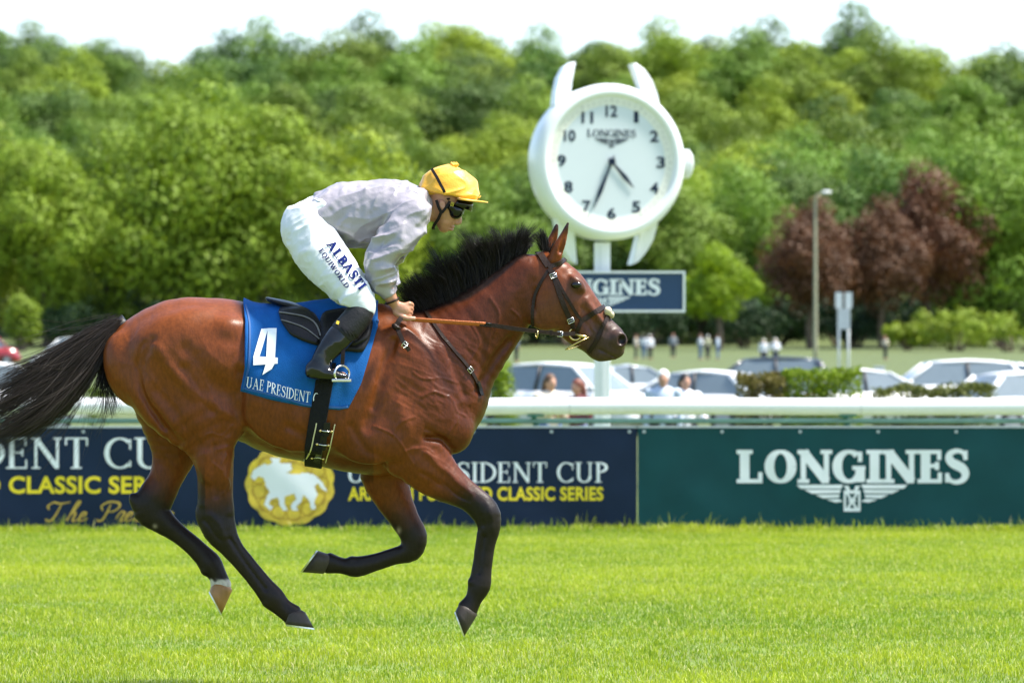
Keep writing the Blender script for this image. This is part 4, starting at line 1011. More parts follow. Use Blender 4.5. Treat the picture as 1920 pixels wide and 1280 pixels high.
E(F, 1122, 664, 0, 21, 13, .038, .02, rot=15); E(F, 1092, 640, 0, 36, 14, .040, .03, rot=28)                                              # lower lip, chin
[F.chain(S5([(1124, 655, 1.5, .012, q_ * .052), (1140, 663, 1.6, .014, q_ * .050), (1156, 671, 1.8, .02, q_ * .034)]), .008, 'sub', up=1) for q_ in (-1, 1)]   # mouth slit
for s_ in (-1, 1):
    E(F, 1167, 637, s_ * .066, 8, 11, .024, .006, 'sub', rot=20)
    F.chain(S5([(1060, 605, 4, .02, s_ * .098), (1030, 615, 4, .02, s_ * .096)]), .02, 'sub', up=1)
    E(F, 1062, 506, s_ * .082, 14, 8, .012, .02, 'sub', rot=40)                             # hollow above the eye
# ears
for s_, bx, by, tx, ty in ((-1, 1042, 475, 1065, 418), (1, 1028, 471, 1044, 422)):
    y0 = s_ * .050
    F.chain(S5([(bx - 3, by + 12, 13, .024, y0), (bx + 4, by - 8, 11.5, .022, y0 * 1.1), (bx * .6 + tx * .4 + 1, by * .6 + ty * .4, 9.5, .018, y0 * 1.15), (bx * .28 + tx * .72 + 1, by * .28 + ty * .72, 6, .012, y0 * 1.15), (tx, ty, 2.6, .006, y0 * 1.1)]), .012, up=3)
    F.chain(S5([(bx + 9, by - 4, 5, .012, y0 * 1.1 - .016), (bx * .5 + tx * .5 + 5, by * .5 + ty * .5, 4.5, .010, y0 * 1.15 - .016), (tx + 1, ty + 10, 1.5, .004, y0 * 1.1 - .008)]), .006, 'sub', up=2)
# legs: (px, py, half width px, half width across m, y)
legs = {
 'near_hind': [(325, 700, 100, .115, -.125), (365, 768, 80, .112, -.150), (392, 825, 50, .078, -.158), (402, 872, 36, .058, -.155), (404, 920, 32.5, .047, -.150), (405, 960, 34, .043, -.150), (412, 992, 32, .043, -.150),
               (434, 1026, 21.5, .032, -.150), (462, 1058, 18.5, .027, -.150), (490, 1092, 18.5, .027, -.150), (511, 1119, 22.5, .033, -.150), (530, 1138, 18, .029, -.150), (549, 1152, 20, .033, -.150)],
 'far_hind': [(330, 725, 95, .115, .125), (330, 800, 62, .095, .150), (326, 852, 42, .066, .150), (312, 893, 33, .050, .146), (293, 930, 35, .044, .142), (284, 953, 36, .042, .140), (303, 975, 26, .037, .140),
              (330, 996, 19, .029, .140), (356, 1016, 17.5, .026, .140), (379, 1038, 19, .028, .140), (395, 1057, 22.5, .033, .140), (409, 1079, 17.5, .029, .140), (415, 1098, 20, .033, .140)],
 'near_fore': [(775, 795, 68, .085, -.130), (782, 842, 58, .080, -.145), (808, 881, 47, .066, -.145), (845, 909, 35, .052, -.142), (881, 932, 27, .043, -.140), (909, 958, 27, .042, -.140), (917, 986, 22, .037, -.140),
               (912, 1020, 17, .027, -.140), (906, 1062, 16.5, .025, -.140), (899, 1097, 21, .031, -.140), (888, 1122, 16, .027, -.140), (877, 1140, 20, .032, -.140)],
 'far_fore': [(735, 830, 66, .082, .125), (722, 888, 47, .066, .135), (738, 935, 35, .050, .135), (760, 975, 27, .043, .135), (776, 1005, 25.5, .042, .135), (770, 1031, 22, .036, .135), (742, 1042, 16, .026, .135),
              (705, 1054, 15.5, .025, .135), (668, 1062, 20, .031, .135), (642, 1060, 15, .026, .135), (617, 1055, 20, .031, .135)]}
for nm, st in legs.items(): F.chain(S5(st), .045, up=3)
# muscles and bones that show under the coat (both sides)
for s_ in (-1, 1):
    E(F, 428, 614, s_ * .200, 20, 15, .040, .07)                                            # point of hip
    E(F, 330, 640, s_ * .175, 80, 48, .075, .06, rot=-20)                                   # gluteals
    E(F, 232, 690, s_ * .105, 34, 62, .080, .05, rot=-12)                                   # hamstrings
    E(F, 290, 745, s_ * .165, 36, 75, .060, .045, rot=-38)
    E(F, 415, 762, s_ * .180, 34, 52, .050, .045, rot=10)                                   # thigh front
    E(F, 748, 800, s_ * .185, 46, 60, .050, .04, rot=25)                                    # triceps
    E(F, 805, 770, s_ * .172, 44, 62, .040, .04, rot=-30)                                   # shoulder
    E(F, 776, 690, s_ * .170, 32, 85, .040, .05, rot=-22)                                   # scapula
    E(F, 850, 806, s_ * .085, 38, 46, .085, .035, rot=10)                                   # breast
    E(F, 690, 830, s_ * .200, 55, 40, .045, .05)
    E(F, 560, 770, s_ * .225, 95, 75, .055, .08)                                            # barrel
E(F, 640, 590, 0, 90, 24, .07, .06)                                                         # withers
for s_, nm in ((-1, 'near'), (1, 'far')):
    yh, yf = s_ * .155, s_ * .142
    if s_ < 0:
        E(F, 432, 806, yh - .01, 20, 26, .045, .03)                                         # stifle
        E(F, 390, 862, yh - .045, 20, 42, .030, .03, rot=-4); E(F, 418, 868, yh - .03, 13, 44, .030, .02)
        E(F, 376, 968, yh + .01, 9, 20, .022, .015, rot=-12)                                # point of hock
        E(F, 795, 868, yf - .045, 36, 24, .030, .03, rot=38); E(F, 838, 890, yf - .032, 38, 12, .025, .02, rot=36); E(F, 822, 918, yf - .02, 36, 9, .026, .018, rot=27)
        E(F, 748, 874, yf + .01, 22, 18, .050, .03)                                         # elbow
        E(F, 914, 962, yf, 20, 20, .043, .012)
        E(F, 886, 1090, yf, 9, 9, .024, .01); E(F, 503, 1130, -.150, 10, 8, .026, .01)
        F.chain(S5([(422, 1030, 5, .018, -.150), (455, 1070, 5, .018, -.150), (488, 1112, 5, .018, -.150)]), .012, up=2)
        F.chain(S5([(899, 1000, 4.5, .017, -.14), (893, 1040, 4.5, .017, -.14), (888, 1078, 5, .018, -.14)]), .012, up=2)
    else:
        E(F, 254, 940, .140, 11, 18, .024, .015, rot=-25)
        E(F, 740, 915, yf + .02, 16, 40, .03, .03, rot=-28)
        E(F, 660, 1049, .135, 9, 8, .026, .01); E(F, 386, 1070, .14, 9, 9, .026, .01)
        F.chain(S5([(306, 992, 5, .018, .14), (340, 1018, 5, .018, .14), (368, 1046, 5, .018, .14)]), .012, up=2)
        F.chain(S5([(742, 1030, 4.5, .017, .135), (705, 1041, 4.5, .017, .135), (672, 1050, 5, .018, .135)]), .012, up=2)
# grooves between muscles
def groove(pts, y, r=4, k=.03, b=.02):
    F.chain(S5([(a, c, r, b, y_) for (a, c), y_ in zip(pts, y)]), k, 'sub', up=3)
groove([(285, 640), (262, 690), (268, 740), (300, 790), (335, 830)], [-.262, -.252, -.235, -.222, -.215], 4, .035)
groove([(345, 690), (370, 735), (400, 770)], [-.288, -.288, -.268], 4, .03)
groove([(452, 700), (448, 745), (444, 790)], [-.268, -.262, -.245], 5, .04)
groove([(735, 640), (722, 700), (700, 760), (690, 800)], [-.232, -.258, -.268, -.272], 4, .04)
groove([(800, 820), (832, 826), (852, 850)], [-.215, -.200, -.190], 3, .03)
groove([(835, 640), (852, 690), (872, 740)], [-.172, -.180, -.165], 4, .03)
groove([(955, 640), (925, 680), (900, 730)], [-.070, -.088, -.110], 5, .03)                # jugular groove
groove([(540, 800), (600, 828), (670, 845)], [-.298, -.298, -.285], 3, .03)
for pts, y in (([(432, 1010), (452, 1042), (478, 1078), (498, 1104)], -.183), ([(908, 1005), (902, 1040), (897, 1075)], -.168)):
    groove(pts, [y] * len(pts), 2.2, .012, .012)
hv, hf = F.mesh()
hv = relax(hv, hf, 2, .5)
# raised veins and rib shadows, as relief of the skin itself
hn = vnormals(hv, hf); qx, qy = topx(hv)
def vein(pts, wd=2.3, hgt=.0028, near=True):
    pts = catmull(np.array(pts, float), 6); d = np.full(len(hv), 1e9)
    jit = np.stack([noise(np.stack([pts[:, 0], pts[:, 1], 0 * pts[:, 0]], 1), .06, 5), noise(np.stack([pts[:, 0], pts[:, 1], 0 * pts[:, 0]], 1), .06, 9)], 1) * 3
    pts = pts + jit
    mg_ = 3 * wd + 3; sel = np.where((qx > pts[:, 0].min() - mg_) & (qx < pts[:, 0].max() + mg_) & (qy > pts[:, 1].min() - mg_) & (qy < pts[:, 1].max() + mg_) & (hv[:, 1] < DH + .02))[0]
    for a, b in zip(pts[:-1], pts[1:]):
        ab = b - a; t = np.clip(((qx[sel] - a[0]) * ab[0] + (qy[sel] - a[1]) * ab[1]) / (ab @ ab + 1e-9), 0, 1)
        d[sel] = np.minimum(d[sel], np.hypot(qx[sel] - a[0] - t * ab[0], qy[sel] - a[1] - t * ab[1]))
    return hgt * np.exp(-(d / wd) ** 2)
disp = np.zeros(len(hv))
for vp in ([(700, 800), (735, 815), (760, 845), (775, 870)], [(735, 815), (752, 792), (778, 780)], [(760, 845), (790, 838), (812, 850)], [(842, 742), (858, 770), (850, 800), (838, 822)], [(858, 770), (874, 778)], [(842, 742), (815, 735), (790, 742)],
           [(435, 800), (415, 815), (395, 812), (378, 826)], [(425, 850), (415, 880), (428, 905), (418, 925)], [(415, 880), (400, 868)], [(430, 835), (410, 842)],
           [(775, 700), (800, 712), (830, 708), (860, 720)], [(830, 640), (845, 665), (838, 690)], [(880, 600), (900, 640), (885, 670)], [(920, 560), (935, 590), (925, 630)], [(820, 900), (850, 925), (880, 945)], [(1100, 575), (1112, 590), (1106, 610), (1118, 622)],
           [(1085, 590), (1078, 612), (1090, 628)], [(1118, 600), (1132, 612), (1128, 632)], [(960, 580), (975, 600), (966, 622)]):
    disp += vein(vp)
for vp, wd_, hg_ in (([(296, 650), (330, 700), (380, 745), (425, 774), (450, 792)], 12, .011), ([(350, 655), (388, 702), (432, 738)], 17, -.011), ([(270, 640), (258, 690), (275, 745), (312, 802)], 5, -.007), ([(300, 735), (340, 790), (372, 835)], 14, -.008),
                     ([(738, 640), (716, 700), (704, 765)], 8, -.008), ([(748, 760), (764, 808), (748, 850)], 14, .008), ([(800, 850), (842, 888), (882, 924)], 6, .006), ([(788, 884), (830, 908), (868, 934)], 4.5, -.006), ([(800, 806), (828, 822), (850, 846)], 5, -.007),
                     ([(426, 822), (418, 870), (426, 920), (430, 960)], 7, .006), ([(404, 835), (401, 880), (404, 930)], 5, -.006), ([(384, 850), (381, 900), (380, 945)], 6, .004), ([(395, 965), (412, 985), (420, 1005)], 6, .005), ([(384, 975), (396, 992), (412, 1012)], 4, -.004),
                     ([(960, 632), (932, 668), (905, 716)], 7, -.008), ([(902, 558), (862, 610), (832, 652)], 18, .008), ([(876, 590), (905, 640), (900, 690)], 9, -.005), ([(915, 948), (922, 970), (920, 990)], 6, .003), ([(902, 965), (906, 985)], 4, -.004),
                     ([(1100, 560), (1120, 590), (1138, 615)], 6, .004), ([(1092, 575), (1108, 600), (1122, 622)], 5, -.004), ([(1010, 600), (1000, 570), (1003, 545)], 5, -.005), ([(660, 800), (690, 845), (735, 868)], 8, -.007)):
    disp += vein(vp, wd_, hg_)
ribs = np.sin((qx + .35 * (qy - 700)) / 6.2) * .0016 * sstep(470, 520, qx) * (1 - sstep(640, 690, qx)) * sstep(700, 760, qy) * (1 - sstep(840, 875, qy))
disp += np.where(np.abs(hv[:, 1] - DH) > .12, ribs, 0)
wr = np.sin((qx * .9 + qy * .45) / 2.6 + 2 * noise(hv, 9)) * .0013 * sstep(425, 445, qx) * (1 - sstep(452, 466, qx)) * sstep(620, 660, qy) * (1 - sstep(720, 770, qy))   # skin folds of the flank
disp += np.where(np.abs(hv[:, 1] - DH) > .12, wr, 0)
body_mask = 1 - sstep(900, 930, qy)
def ridged(p, dirs, scale, seed, stretch):
    d = np.array(dirs, float); d /= np.linalg.norm(d); al = p @ d; q_ = (p - np.outer(al, d)) + np.outer(al, d) / stretch
    return (1 - np.abs(noise(q_, scale, seed))) ** 2 - .45
sh = sstep(715, 760, qx) * (1 - sstep(870, 915, qx)) * sstep(600, 650, qy) * (1 - sstep(760, 830, qy))          # tight skin over the shoulder
disp += sh * (.0010 * ridged(hv, (.75, 0, -.65), 18, 31, 5) + .0017 * ridged(hv, (.85, 0, -.5), 40, 32, 5) + .0013 * ridged(hv, (.85, 0, -.5), 75, 39, 4))
hq = (1 - sstep(420, 470, qx)) * sstep(600, 660, qy) * (1 - sstep(880, 930, qy))                                  # hindquarters
disp += hq * (.0060 * ridged(hv, (.45, 0, -.9), 7, 33, 3.5) + .0026 * ridged(hv, (.5, 0, -.85), 22, 34, 4))
fa = sstep(730, 770, qx) * sstep(820, 850, qy) * (1 - sstep(940, 980, qy))                                         # forearm
disp += fa * .0050 * ridged(hv, (.8, 0, -.6), 14, 35, 5)
nk = sstep(860, 900, qx) * (1 - sstep(1000, 1030, qx)) * (1 - sstep(700, 740, qy))                                 # neck
disp += nk * (.0040 * ridged(hv, (.65, 0, .75), 9, 36, 4) + .0020 * ridged(hv, (.2, 0, 1), 30, 37, 3))
fc_ = sstep(1040, 1060, qx) * .0022 * ridged(hv, (.67, 0, -.74), 22, 38, 4); disp += fc_
disp += body_mask * (.0030 * noise(hv, 9, 1) + .0012 * noise(hv, 22, 2) + .0003 * noise(hv, 60, 3))
disp += (1 - body_mask) * (.0010 * noise(hv, 25, 4))
hv = hv + hn * disp[:, None]
# coat colours: bay with black points
bay = np.array([.140, .033, .0055]); deep = np.array([.060, .0125, .0034]); lite = np.array([.190, .052, .009]); blk = np.array([.009, .007, .006])
nz1 = noise(hv, 5, 1) * .5 + noise(hv, 14, 2) * .3 + noise(hv, 40, 6) * .2
col = bay[None] * (1 + .20 * nz1[:, None])
def blend(c, t, m): return c * (1 - m[:, None]) + np.asarray(t)[None] * m[:, None]
col = blend(col, deep, .75 * sstep(740, 830, qx + .25 * (700 - qy)) * (1 - sstep(985, 1020, qx)))          # deep red-brown neck, with shading put into the colour
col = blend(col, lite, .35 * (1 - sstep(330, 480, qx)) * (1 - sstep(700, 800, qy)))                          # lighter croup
col = blend(col, deep, .8 * sstep(800, 890, qy) * (1 - sstep(900, 910, qy)) * (qx > 440) * (qx < 700))  # shading of the lower belly put into the coat colour
hn_ = nz1 * 26
leg = np.where(qx < 620, sstep(885, 965, qy + hn_ + np.where((qx < 385) & (qx > 355), 25, 0)), np.where(qx > 800, sstep(900, 960, qy + hn_ + .25 * (qx - 850)), sstep(930, 1000, qy + hn_)))
leg = np.where((hv[:, 1] > DH) & (qx < 345), np.maximum(leg, sstep(860, 945, qy + hn_ - .5 * (qx - 280))), leg)
col = blend(col, blk, .97 * leg)
ax = ((qx - 1018) * .67 + (qy - 507) * .74)                                                                  # along the face
col = blend(col, [.105, .040, .022], .55 * sstep(20, 60, ax) * (qx > 1000))
col = blend(col, [.050, .030, .024], .9 * sstep(118, 165, ax + 10 * nz1) * (qx > 1040))
col = blend(col, [.030, .018, .014], .8 * np.exp(-(((qx - 1081) / 17) ** 2 + ((qy - 535) / 12) ** 2)) * (qx > 1050))
col = blend(col, [.004, .003, .003], np.exp(-(((qx - 1167) / 6.5) ** 4 + ((qy - 637) / 9) ** 4)) * (qx > 1140))
col = blend(col, blk, .9 * (1 - sstep(424, 446, qy)) * (qx > 1000))                                          # ear tips
crest = (qx > 770) & (qx < 1010)
cy_ = np.interp(qx, [786, 865, 905, 940, 972, 1002], [579, 558, 534, 505, 477, 462])
col = blend(col, blk, .9 * (1 - sstep(6, 16, qy - cy_ + 5 * nz1)) * crest)
sock = (hv[:, 1] > DH) & (qx > 385) & (qx < 442)
col = blend(col, [.55, .50, .44], 1.0 * sock * sstep(1083, 1090, qy + 5 * noise(hv, 60)) )
col = blend(col, [.30, .22, .16], .8 * np.exp(-(((qx - 748) / 4) ** 2 + ((qy - 994) / 6) ** 2)))           # chestnuts
col = blend(col, [.30, .24, .18], .8 * np.exp(-(((qx - 291) / 4) ** 2 + ((qy - 986) / 4) ** 2)))
col = np.clip(col, .002, 1)
m_coat = mat('bay coat', (1, 1, 1), .40, .24, 85, .12, 220, attr=True, spec=.22, coat=.03, stretch=(1, 1, .4))
m_coat.node_tree.nodes['Principled BSDF'].inputs['Coat Roughness'].default_value = .35
horse = empty('horse', (P(560, 0)[0], DH, 0)); tag(horse, 'bay racehorse with black legs, mane and tail in full gallop', 'horse')
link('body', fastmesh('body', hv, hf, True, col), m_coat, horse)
HB = bvh_of(hv, hf)

m_hair = mat('black horsehair', (.010, .008, .007), .42, .3, 60, spec=.25)
m_hairb = mat('brown black tail hair', (.030, .021, .015), .40, .3, 60, spec=.35)
def hair(name, pts, r0, mat_, parent, prof=None):
    """pts (n strands, m points, 3): thin three sided strands"""
    n, m, _ = pts.shape; t = np.gradient(pts, axis=1); t /= np.linalg.norm(t, axis=2)[..., None] + 1e-9
    ref = rng.normal(size=(n, 1, 3)); u = np.cross(t, ref); u /= np.linalg.norm(u, axis=2)[..., None] + 1e-9; w_ = np.cross(t, u)
    prof = np.linspace(1, .12, m) ** .7 if prof is None else prof
    rr = (np.asarray(r0).reshape(-1, 1) * prof[None])[..., None]
    v = np.stack([pts + (u * math.cos(a) + w_ * math.sin(a)) * rr for a in (0, 2.094, 4.189)], 2)
    base = (np.arange(n)[:, None, None] * m + np.arange(m - 1)[None, :, None]) * 3; k = np.arange(3)[None, None]
    f = np.stack([base + k, base + (k + 1) % 3, base + 3 + (k + 1) % 3, base + 3 + k], -1).reshape(-1, 4)
    return link(name, fastmesh(name, v.reshape(-1, 3), f, True), mat_, parent)
def guided(n, guides, m, clump=36, jit=.012, cj=.03, tipj=1.0, lenv=.25):
    """strands between guide curves given as photo points with y; hairs gather in locks"""
    G_ = np.array([catmull(np.array([P(*p) for p in g]), 5) for g in guides])            # (g, k, 3)
    kk = G_.shape[1]; ts = np.linspace(0, 1, m)
    def ev(u, ln):
        a = np.clip(u * (len(G_) - 1), 0, len(G_) - 1.0001); i = a.astype(int); f = (a - i)[:, None, None]
        c = G_[i] * (1 - f) + G_[i + 1] * f
        s_ = (ts[None] * ln[:, None]) * (kk - 1); j = np.clip(s_.astype(int), 0, kk - 2); q_ = (s_ - j)[..., None]
        ar = np.arange(len(u))[:, None]
        return c[ar, j] * (1 - q_) + c[ar, j + 1] * q_
    uc = rng.random(clump); lc = 1 - lenv * rng.random(clump); cl = ev(uc, lc)
    wob = rng.normal(size=(clump, 1, 3)) * cj * [1, 1.2, 1]; cl = cl + wob * (ts ** 1.3)[None, :, None]
    cl += (np.sin(ts[None, :, None] * rng.uniform(3, 7, (clump, 1, 1)) + rng.uniform(0, 6, (clump, 1, 1))) * rng.normal(size=(clump, 1, 3)) * cj * .35) * ts[None, :, None]
    k = rng.integers(0, clump, n); un = np.clip(uc[k] + rng.normal(0, .02, n), 0, 1); own = ev(un, np.clip(lc[k] + rng.normal(0, .06, n), .3, 1.05))
    mixw = (.25 + .6 * np.sin(ts * 1.6))[None, :, None]
    p = own * (1 - mixw) + cl[k] * mixw
    p += rng.normal(size=(n, 1, 3)) * jit * (1 + tipj * ts[None, :, None] ** 2 * 1.2) * .6
    return p
# mane, blown up and back
mg = [[(776, 586, 0), (765, 572, -.01), (752, 560, -.02), (742, 552, -.03)], [(800, 578, 0), (788, 560, -.01), (772, 545, -.02), (757, 537, -.02)], [(832, 568, 0), (822, 540, 0), (805, 515, -.01), (790, 503, -.01)], [(865, 556, 0), (856, 520, 0), (842, 492, 0), (826, 474, 0)],
      [(895, 540, 0), (890, 500, 0), (878, 470, 0), (862, 452, 0)], [(922, 520, 0), (921, 485, 0), (914, 458, 0), (902, 440, 0)], [(950, 496, 0), (953, 468, 0), (952, 446, 0), (946, 428, 0)], [(972, 478, 0), (978, 460, 0), (981, 446, 0), (988, 434, 0)], [(986, 470, 0), (991, 460, 0), (996, 454, 0), (1003, 449, 0)]]
pm = guided(5200, mg, 7, 130, .011, .026, lenv=.38)
pm[:, :, 1] += rng.normal(0, .014, (len(pm), 1))
hair('mane', pm, rng.uniform(.0008, .0017, len(pm)), m_hair, horse)
fg = [[(1014, 468, -.01), (1008, 455, -.02), (1000, 447, -.03), (990, 441, -.03)], [(1022, 468, .0), (1019, 452, .0), (1014, 442, .0), (1010, 432, .0)], [(1030, 470, .01), (1030, 455, .01), (1027, 445, .01), (1021, 436, .01)], [(1034, 474, -.02), (1042, 480, -.03), (1050, 487, -.03), (1056, 495, -.03)]]
pf = guided(340, fg, 6, 14, .008, .012); hair('forelock', pf, rng.uniform(.0009, .0018, len(pf)), m_hair, horse)
# tail, streaming behind
tg = [[(222, 604, -.01), (170, 622, -.01), (105, 664, 0), (45, 706, .01), (-20, 742, .02)], [(220, 606, -.03), (165, 640, -.04), (100, 690, -.04), (40, 735, -.03), (-40, 785, -.02)], [(214, 616, -.04), (160, 665, -.07), (105, 720, -.07), (40, 765, -.06), (-50, 812, -.05)],
      [(210, 626, -.04), (165, 690, -.08), (115, 745, -.08), (50, 790, -.07), (-40, 838, -.06)], [(206, 636, -.03), (172, 700, -.07), (130, 755, -.07), (75, 798, -.06), (-15, 846, -.05)]]
pt = guided(2900, tg, 12, 90, .012, .040, lenv=.30); pt[:, :, 1] += rng.normal(0, .02, (len(pt), 1)) * np.linspace(.4, 1.6, 12)[None]
hair('tail', pt, rng.uniform(.0009, .0019, len(pt)), m_hairb, horse)
tg2 = [[(205, 640, -.02), (190, 690, -.05), (188, 735, -.05), (170, 775, -.04), (140, 792, -.03)], [(206, 640, -.02), (198, 690, -.05), (200, 730, -.05), (205, 765, -.04), (195, 792, -.03)], [(208, 642, -.02), (206, 690, -.04), (212, 730, -.04), (216, 760, -.03), (170, 806, -.02)]]
pt2 = guided(360, tg2, 10, 22, .010, .045, lenv=.5); hair('tail_lock', pt2, rng.uniform(.0008, .0016, len(pt2)), m_hair, horse)
pt3 = guided(420, tg, 12, 200, .03, .11, lenv=.35); hair('tail_wisps', pt3, rng.uniform(.0007, .0012, len(pt3)), m_hairb, horse)
mb = MB(); mb.tube([P(238, 606, 0), P(218, 618, 0), P(200, 640, 0), P(185, 662, 0)], [.045, .036, .026, .012], 12); mb.build('tail_dock', m_hair, horse, smooth=True)

# eyes
m_eye = mat('horse eye', (.006, .004, .003), .10, .05, 10, coat=.15, spec=.45)
for s_ in (-1, 1):
    c_ = P(1081, 534, s_ * .080); mb = MB(); rg = []
    for j in range(1, 9):
        a = math.pi * j / 9; rg.append([(c_[0] + .025 * math.sin(a) * math.cos(t), c_[1] + .017 * math.cos(a), c_[2] + .0175 * math.sin(a) * math.sin(t)) for t in np.linspace(0, 2 * math.pi, 17)[:-1]])
    mb.rings(rg); mb.build('eye', m_eye, horse, smooth=True)
# hooves with shoes
m_hoof = mat('dark hoof horn', (.045, .036, .030), .5, .3, 18, .3, 60, spec=.25, stretch=(1, 1, .3))
m_hoof2 = mat('amber hoof horn', (.34, .17, .055), .45, .4, 18, .3, 60, stretch=(1, 1, .3))
m_shoe = mat('aluminium racing plate', (.62, .62, .60), .35, .15, 20, metal=.7)
def hoof(cf, cb, toe, heel, y, m):
    """coronet front/back and toe/heel points in the photo"""
    n = 20; up = np.array(cf) + np.array(cb) - np.array(toe) - np.array(heel); up = up / np.linalg.norm(up)
    def ring(f, b, hw, sh=0):
        f = np.array(f, float); b = np.array(b, float); c = (f + b) / 2; h = (f - b) / 2; out = []
        for t in np.linspace(0, 2 * math.pi, n + 1)[:-1]:
            q_ = c + h * math.cos(t) * (1 if math.cos(t) > 0 else .92); out.append(tuple(P(q_[0], q_[1], y + hw * math.sin(t) * (1 - .12 * math.cos(t)))))
        return out
    L_ = lambda a, b, t: tuple(np.array(a) * (1 - t) + np.array(b) * t)
    mb = MB(); mb.rings([ring(L_(cf, cb, .12) + up * 5, L_(cb, cf, .12) + up * 5, .028), ring(cf, cb, .037), ring(L_(cf, toe, .15), L_(cb, heel, .15), .040), ring(L_(cf, toe, .6), L_(cb, heel, .6), .046), ring(toe, heel, .051)])
    h_ = mb.build('hoof', m, horse, smooth=True)
    mb = MB(); a = ring(toe, heel, .0525); d = np.array(toe) - np.array(cf); d = d / np.linalg.norm(d) * 3.6; dn = up * -3.4
    o1 = ring(np.array(toe) + dn * .1, np.array(heel) + dn * .1, .0530); o2 = ring(np.array(toe) + dn, np.array(heel) + dn, .0530)
    c2 = (np.array(toe) + np.array(heel)) / 2; i2 = ring(c2 + (np.array(toe) - c2) * .7 + dn, c2 + (np.array(heel) - c2) * .9 + dn, .034)
    mb.rings([o1, o2, i2], cap=False); mb.build('horseshoe', m_shoe, h_, smooth=False)
hoof((573, 1147), (533, 1152), (589, 1176), (533, 1169), -.150, m_hoof)
hoof((436, 1106), (397, 1092), (416, 1150), (392, 1105), .140, m_hoof2)
hoof((895, 1152), (859, 1132), (871, 1191), (853, 1143), -.140, m_hoof)
hoof((606, 1075), (619, 1037), (567, 1072), (598, 1030), .135, m_hoof)
# ================================================================ tack
m_leather = mat('dark brown leather', (.022, .012, .008), .38, .25, 25, .2, 90, spec=.2)
m_blackl = mat('black leather', (.012, .011, .011), .36, .2, 25, .15, 90, spec=.22)
m_brass = mat('brass fittings', (.62, .47, .20), .25, .1, 20, metal=.9)
m_steel = mat('steel fittings', (.62, .62, .60), .22, .1, 20, metal=.95)
m_fleece = mat('cream sheepskin', (.66, .56, .38), .9, .2, 80, .8, 120)
def cast(bv, px, py, off=0.0, near=True):
    """the point of a surface seen at this place in the photograph, lifted by off; near=False: its mirror image on the far side"""
    o = Vector((0, 0, CAMZ)); d = (Vector(P(px, py, 0)) - o).normalized()
    hit, nrm, i, dist = bv.ray_cast(o, d)
    if hit is None:
        hit, nrm, i, dist = bv.find_nearest(Vector(P(px, py, 0)))
    if nrm.dot(d) > .2: nrm = -nrm
    p = hit + nrm * off
    return (p, nrm) if near else (Vector((p.x, 2 * DH - p.y, p.z)), Vector((nrm.x, -nrm.y, nrm.z)))
def ribbon(mb, pts, nrms, wd, th):
    """flat strap along 3d points, lying on its normals"""
    n = len(pts); rg = []
    wd = [wd] * n if not hasattr(wd, '__len__') else wd
    for i in range(n):
        t = (pts[min(i + 1, n - 1)] - pts[max(i - 1, 0)]).normalized(); nn = (nrms[i] - t * nrms[i].dot(t)).normalized(); s_ = t.cross(nn)
        rg.append([pts[i] + s_ * wd[i] / 2, pts[i] + s_ * wd[i] * .46 + nn * th, pts[i] - s_ * wd[i] * .46 + nn * th, pts[i] - s_ * wd[i] / 2])
    mb.rings(rg); return mb
def strap(mb, path, wpx, bv=None, off=.002, th=.005, near=True, up=5, sm=3):
    bv = bv or HB
    path = catmull(np.array(path, float), up); a = [cast(bv, q_[0], q_[1], off, near) for q_ in path]
    pts = [x[0] for x in a]; nr = [x[1] for x in a]
    for _ in range(sm):
        pts = [pts[0]] + [(pts[i - 1] + pts[i] * 2 + pts[i + 1]) / 4 for i in range(1, len(pts) - 1)] + [pts[-1]]
        nr = [nr[0]] + [(nr[i - 1] + nr[i] + nr[i + 1]).normalized() for i in range(1, len(nr) - 1)] + [nr[-1]]
    return ribbon(mb, pts, nr, wpx * PX, th)
def buckle(mb, p, nrm, u, w_, h_, r):
    nrm = nrm.normalized(); u = (u - nrm * u.dot(nrm)).normalized(); v_ = nrm.cross(u); c_ = p + nrm * r * 1.2
    q_ = [c_ + u * w_ / 2 + v_ * h_ / 2, c_ - u * w_ / 2 + v_ * h_ / 2, c_ - u * w_ / 2 - v_ * h_ / 2, c_ + u * w_ / 2 - v_ * h_ / 2]
    mb.tube(q_ + [q_[0]], r, 6); mb.tube([c_ + u * w_ / 2, c_ - u * w_ / 2], r * .8, 6); return mb
def ringloop(mb, c_, nrm, rad, r, n=28):
    nrm = nrm.normalized(); u = nrm.orthogonal().normalized(); v_ = nrm.cross(u)
    mb.tube([c_ + (u * math.cos(a) + v_ * math.sin(a)) * rad for a in np.linspace(0, 2 * math.pi, n)], r, 8, cap=False); return mb

# ---- bridle
bri = empty('bridle', P(1040, 560, 0)); tag(bri, 'dark brown leather bridle with rings and cream nose pad on the horse\'s head', 'bridle')
def both(name, path, wpx, mat_=None, **k):
    for near in (True, False):
        mb = MB(); strap(mb, path, wpx, near=near, **k); mb.build(name, mat_ or m_leather, bri, smooth=False)
both('headpiece', [(1003, 464), (1010, 474), (1018, 485), (1028, 500)], 13, off=.004, th=.007)
both('browband', [(1028, 503), (1040, 497), (1052, 490), (1063, 485)], 9, off=.006)
both('throat_lash', [(1027, 508), (1014, 530), (1003, 555), (998, 585), (1000, 610)], 6, off=.004)
both('cheekpiece', [(1030, 504), (1040, 524), (1050, 555), (1060, 580), (1070, 600), (1077, 615)], 9.5, off=.006)
both('noseband_cheekpiece', [(1036, 508), (1052, 540), (1070, 570), (1083, 592), (1090, 600)], 6, off=.003)
both('noseband', [(1090, 601), (1105, 592), (1120, 582), (1134, 574)], 9.5, off=.005)
both('noseband', [(1090, 601), (1086, 612), (1080, 625), (1076, 638)], 8, off=.004)
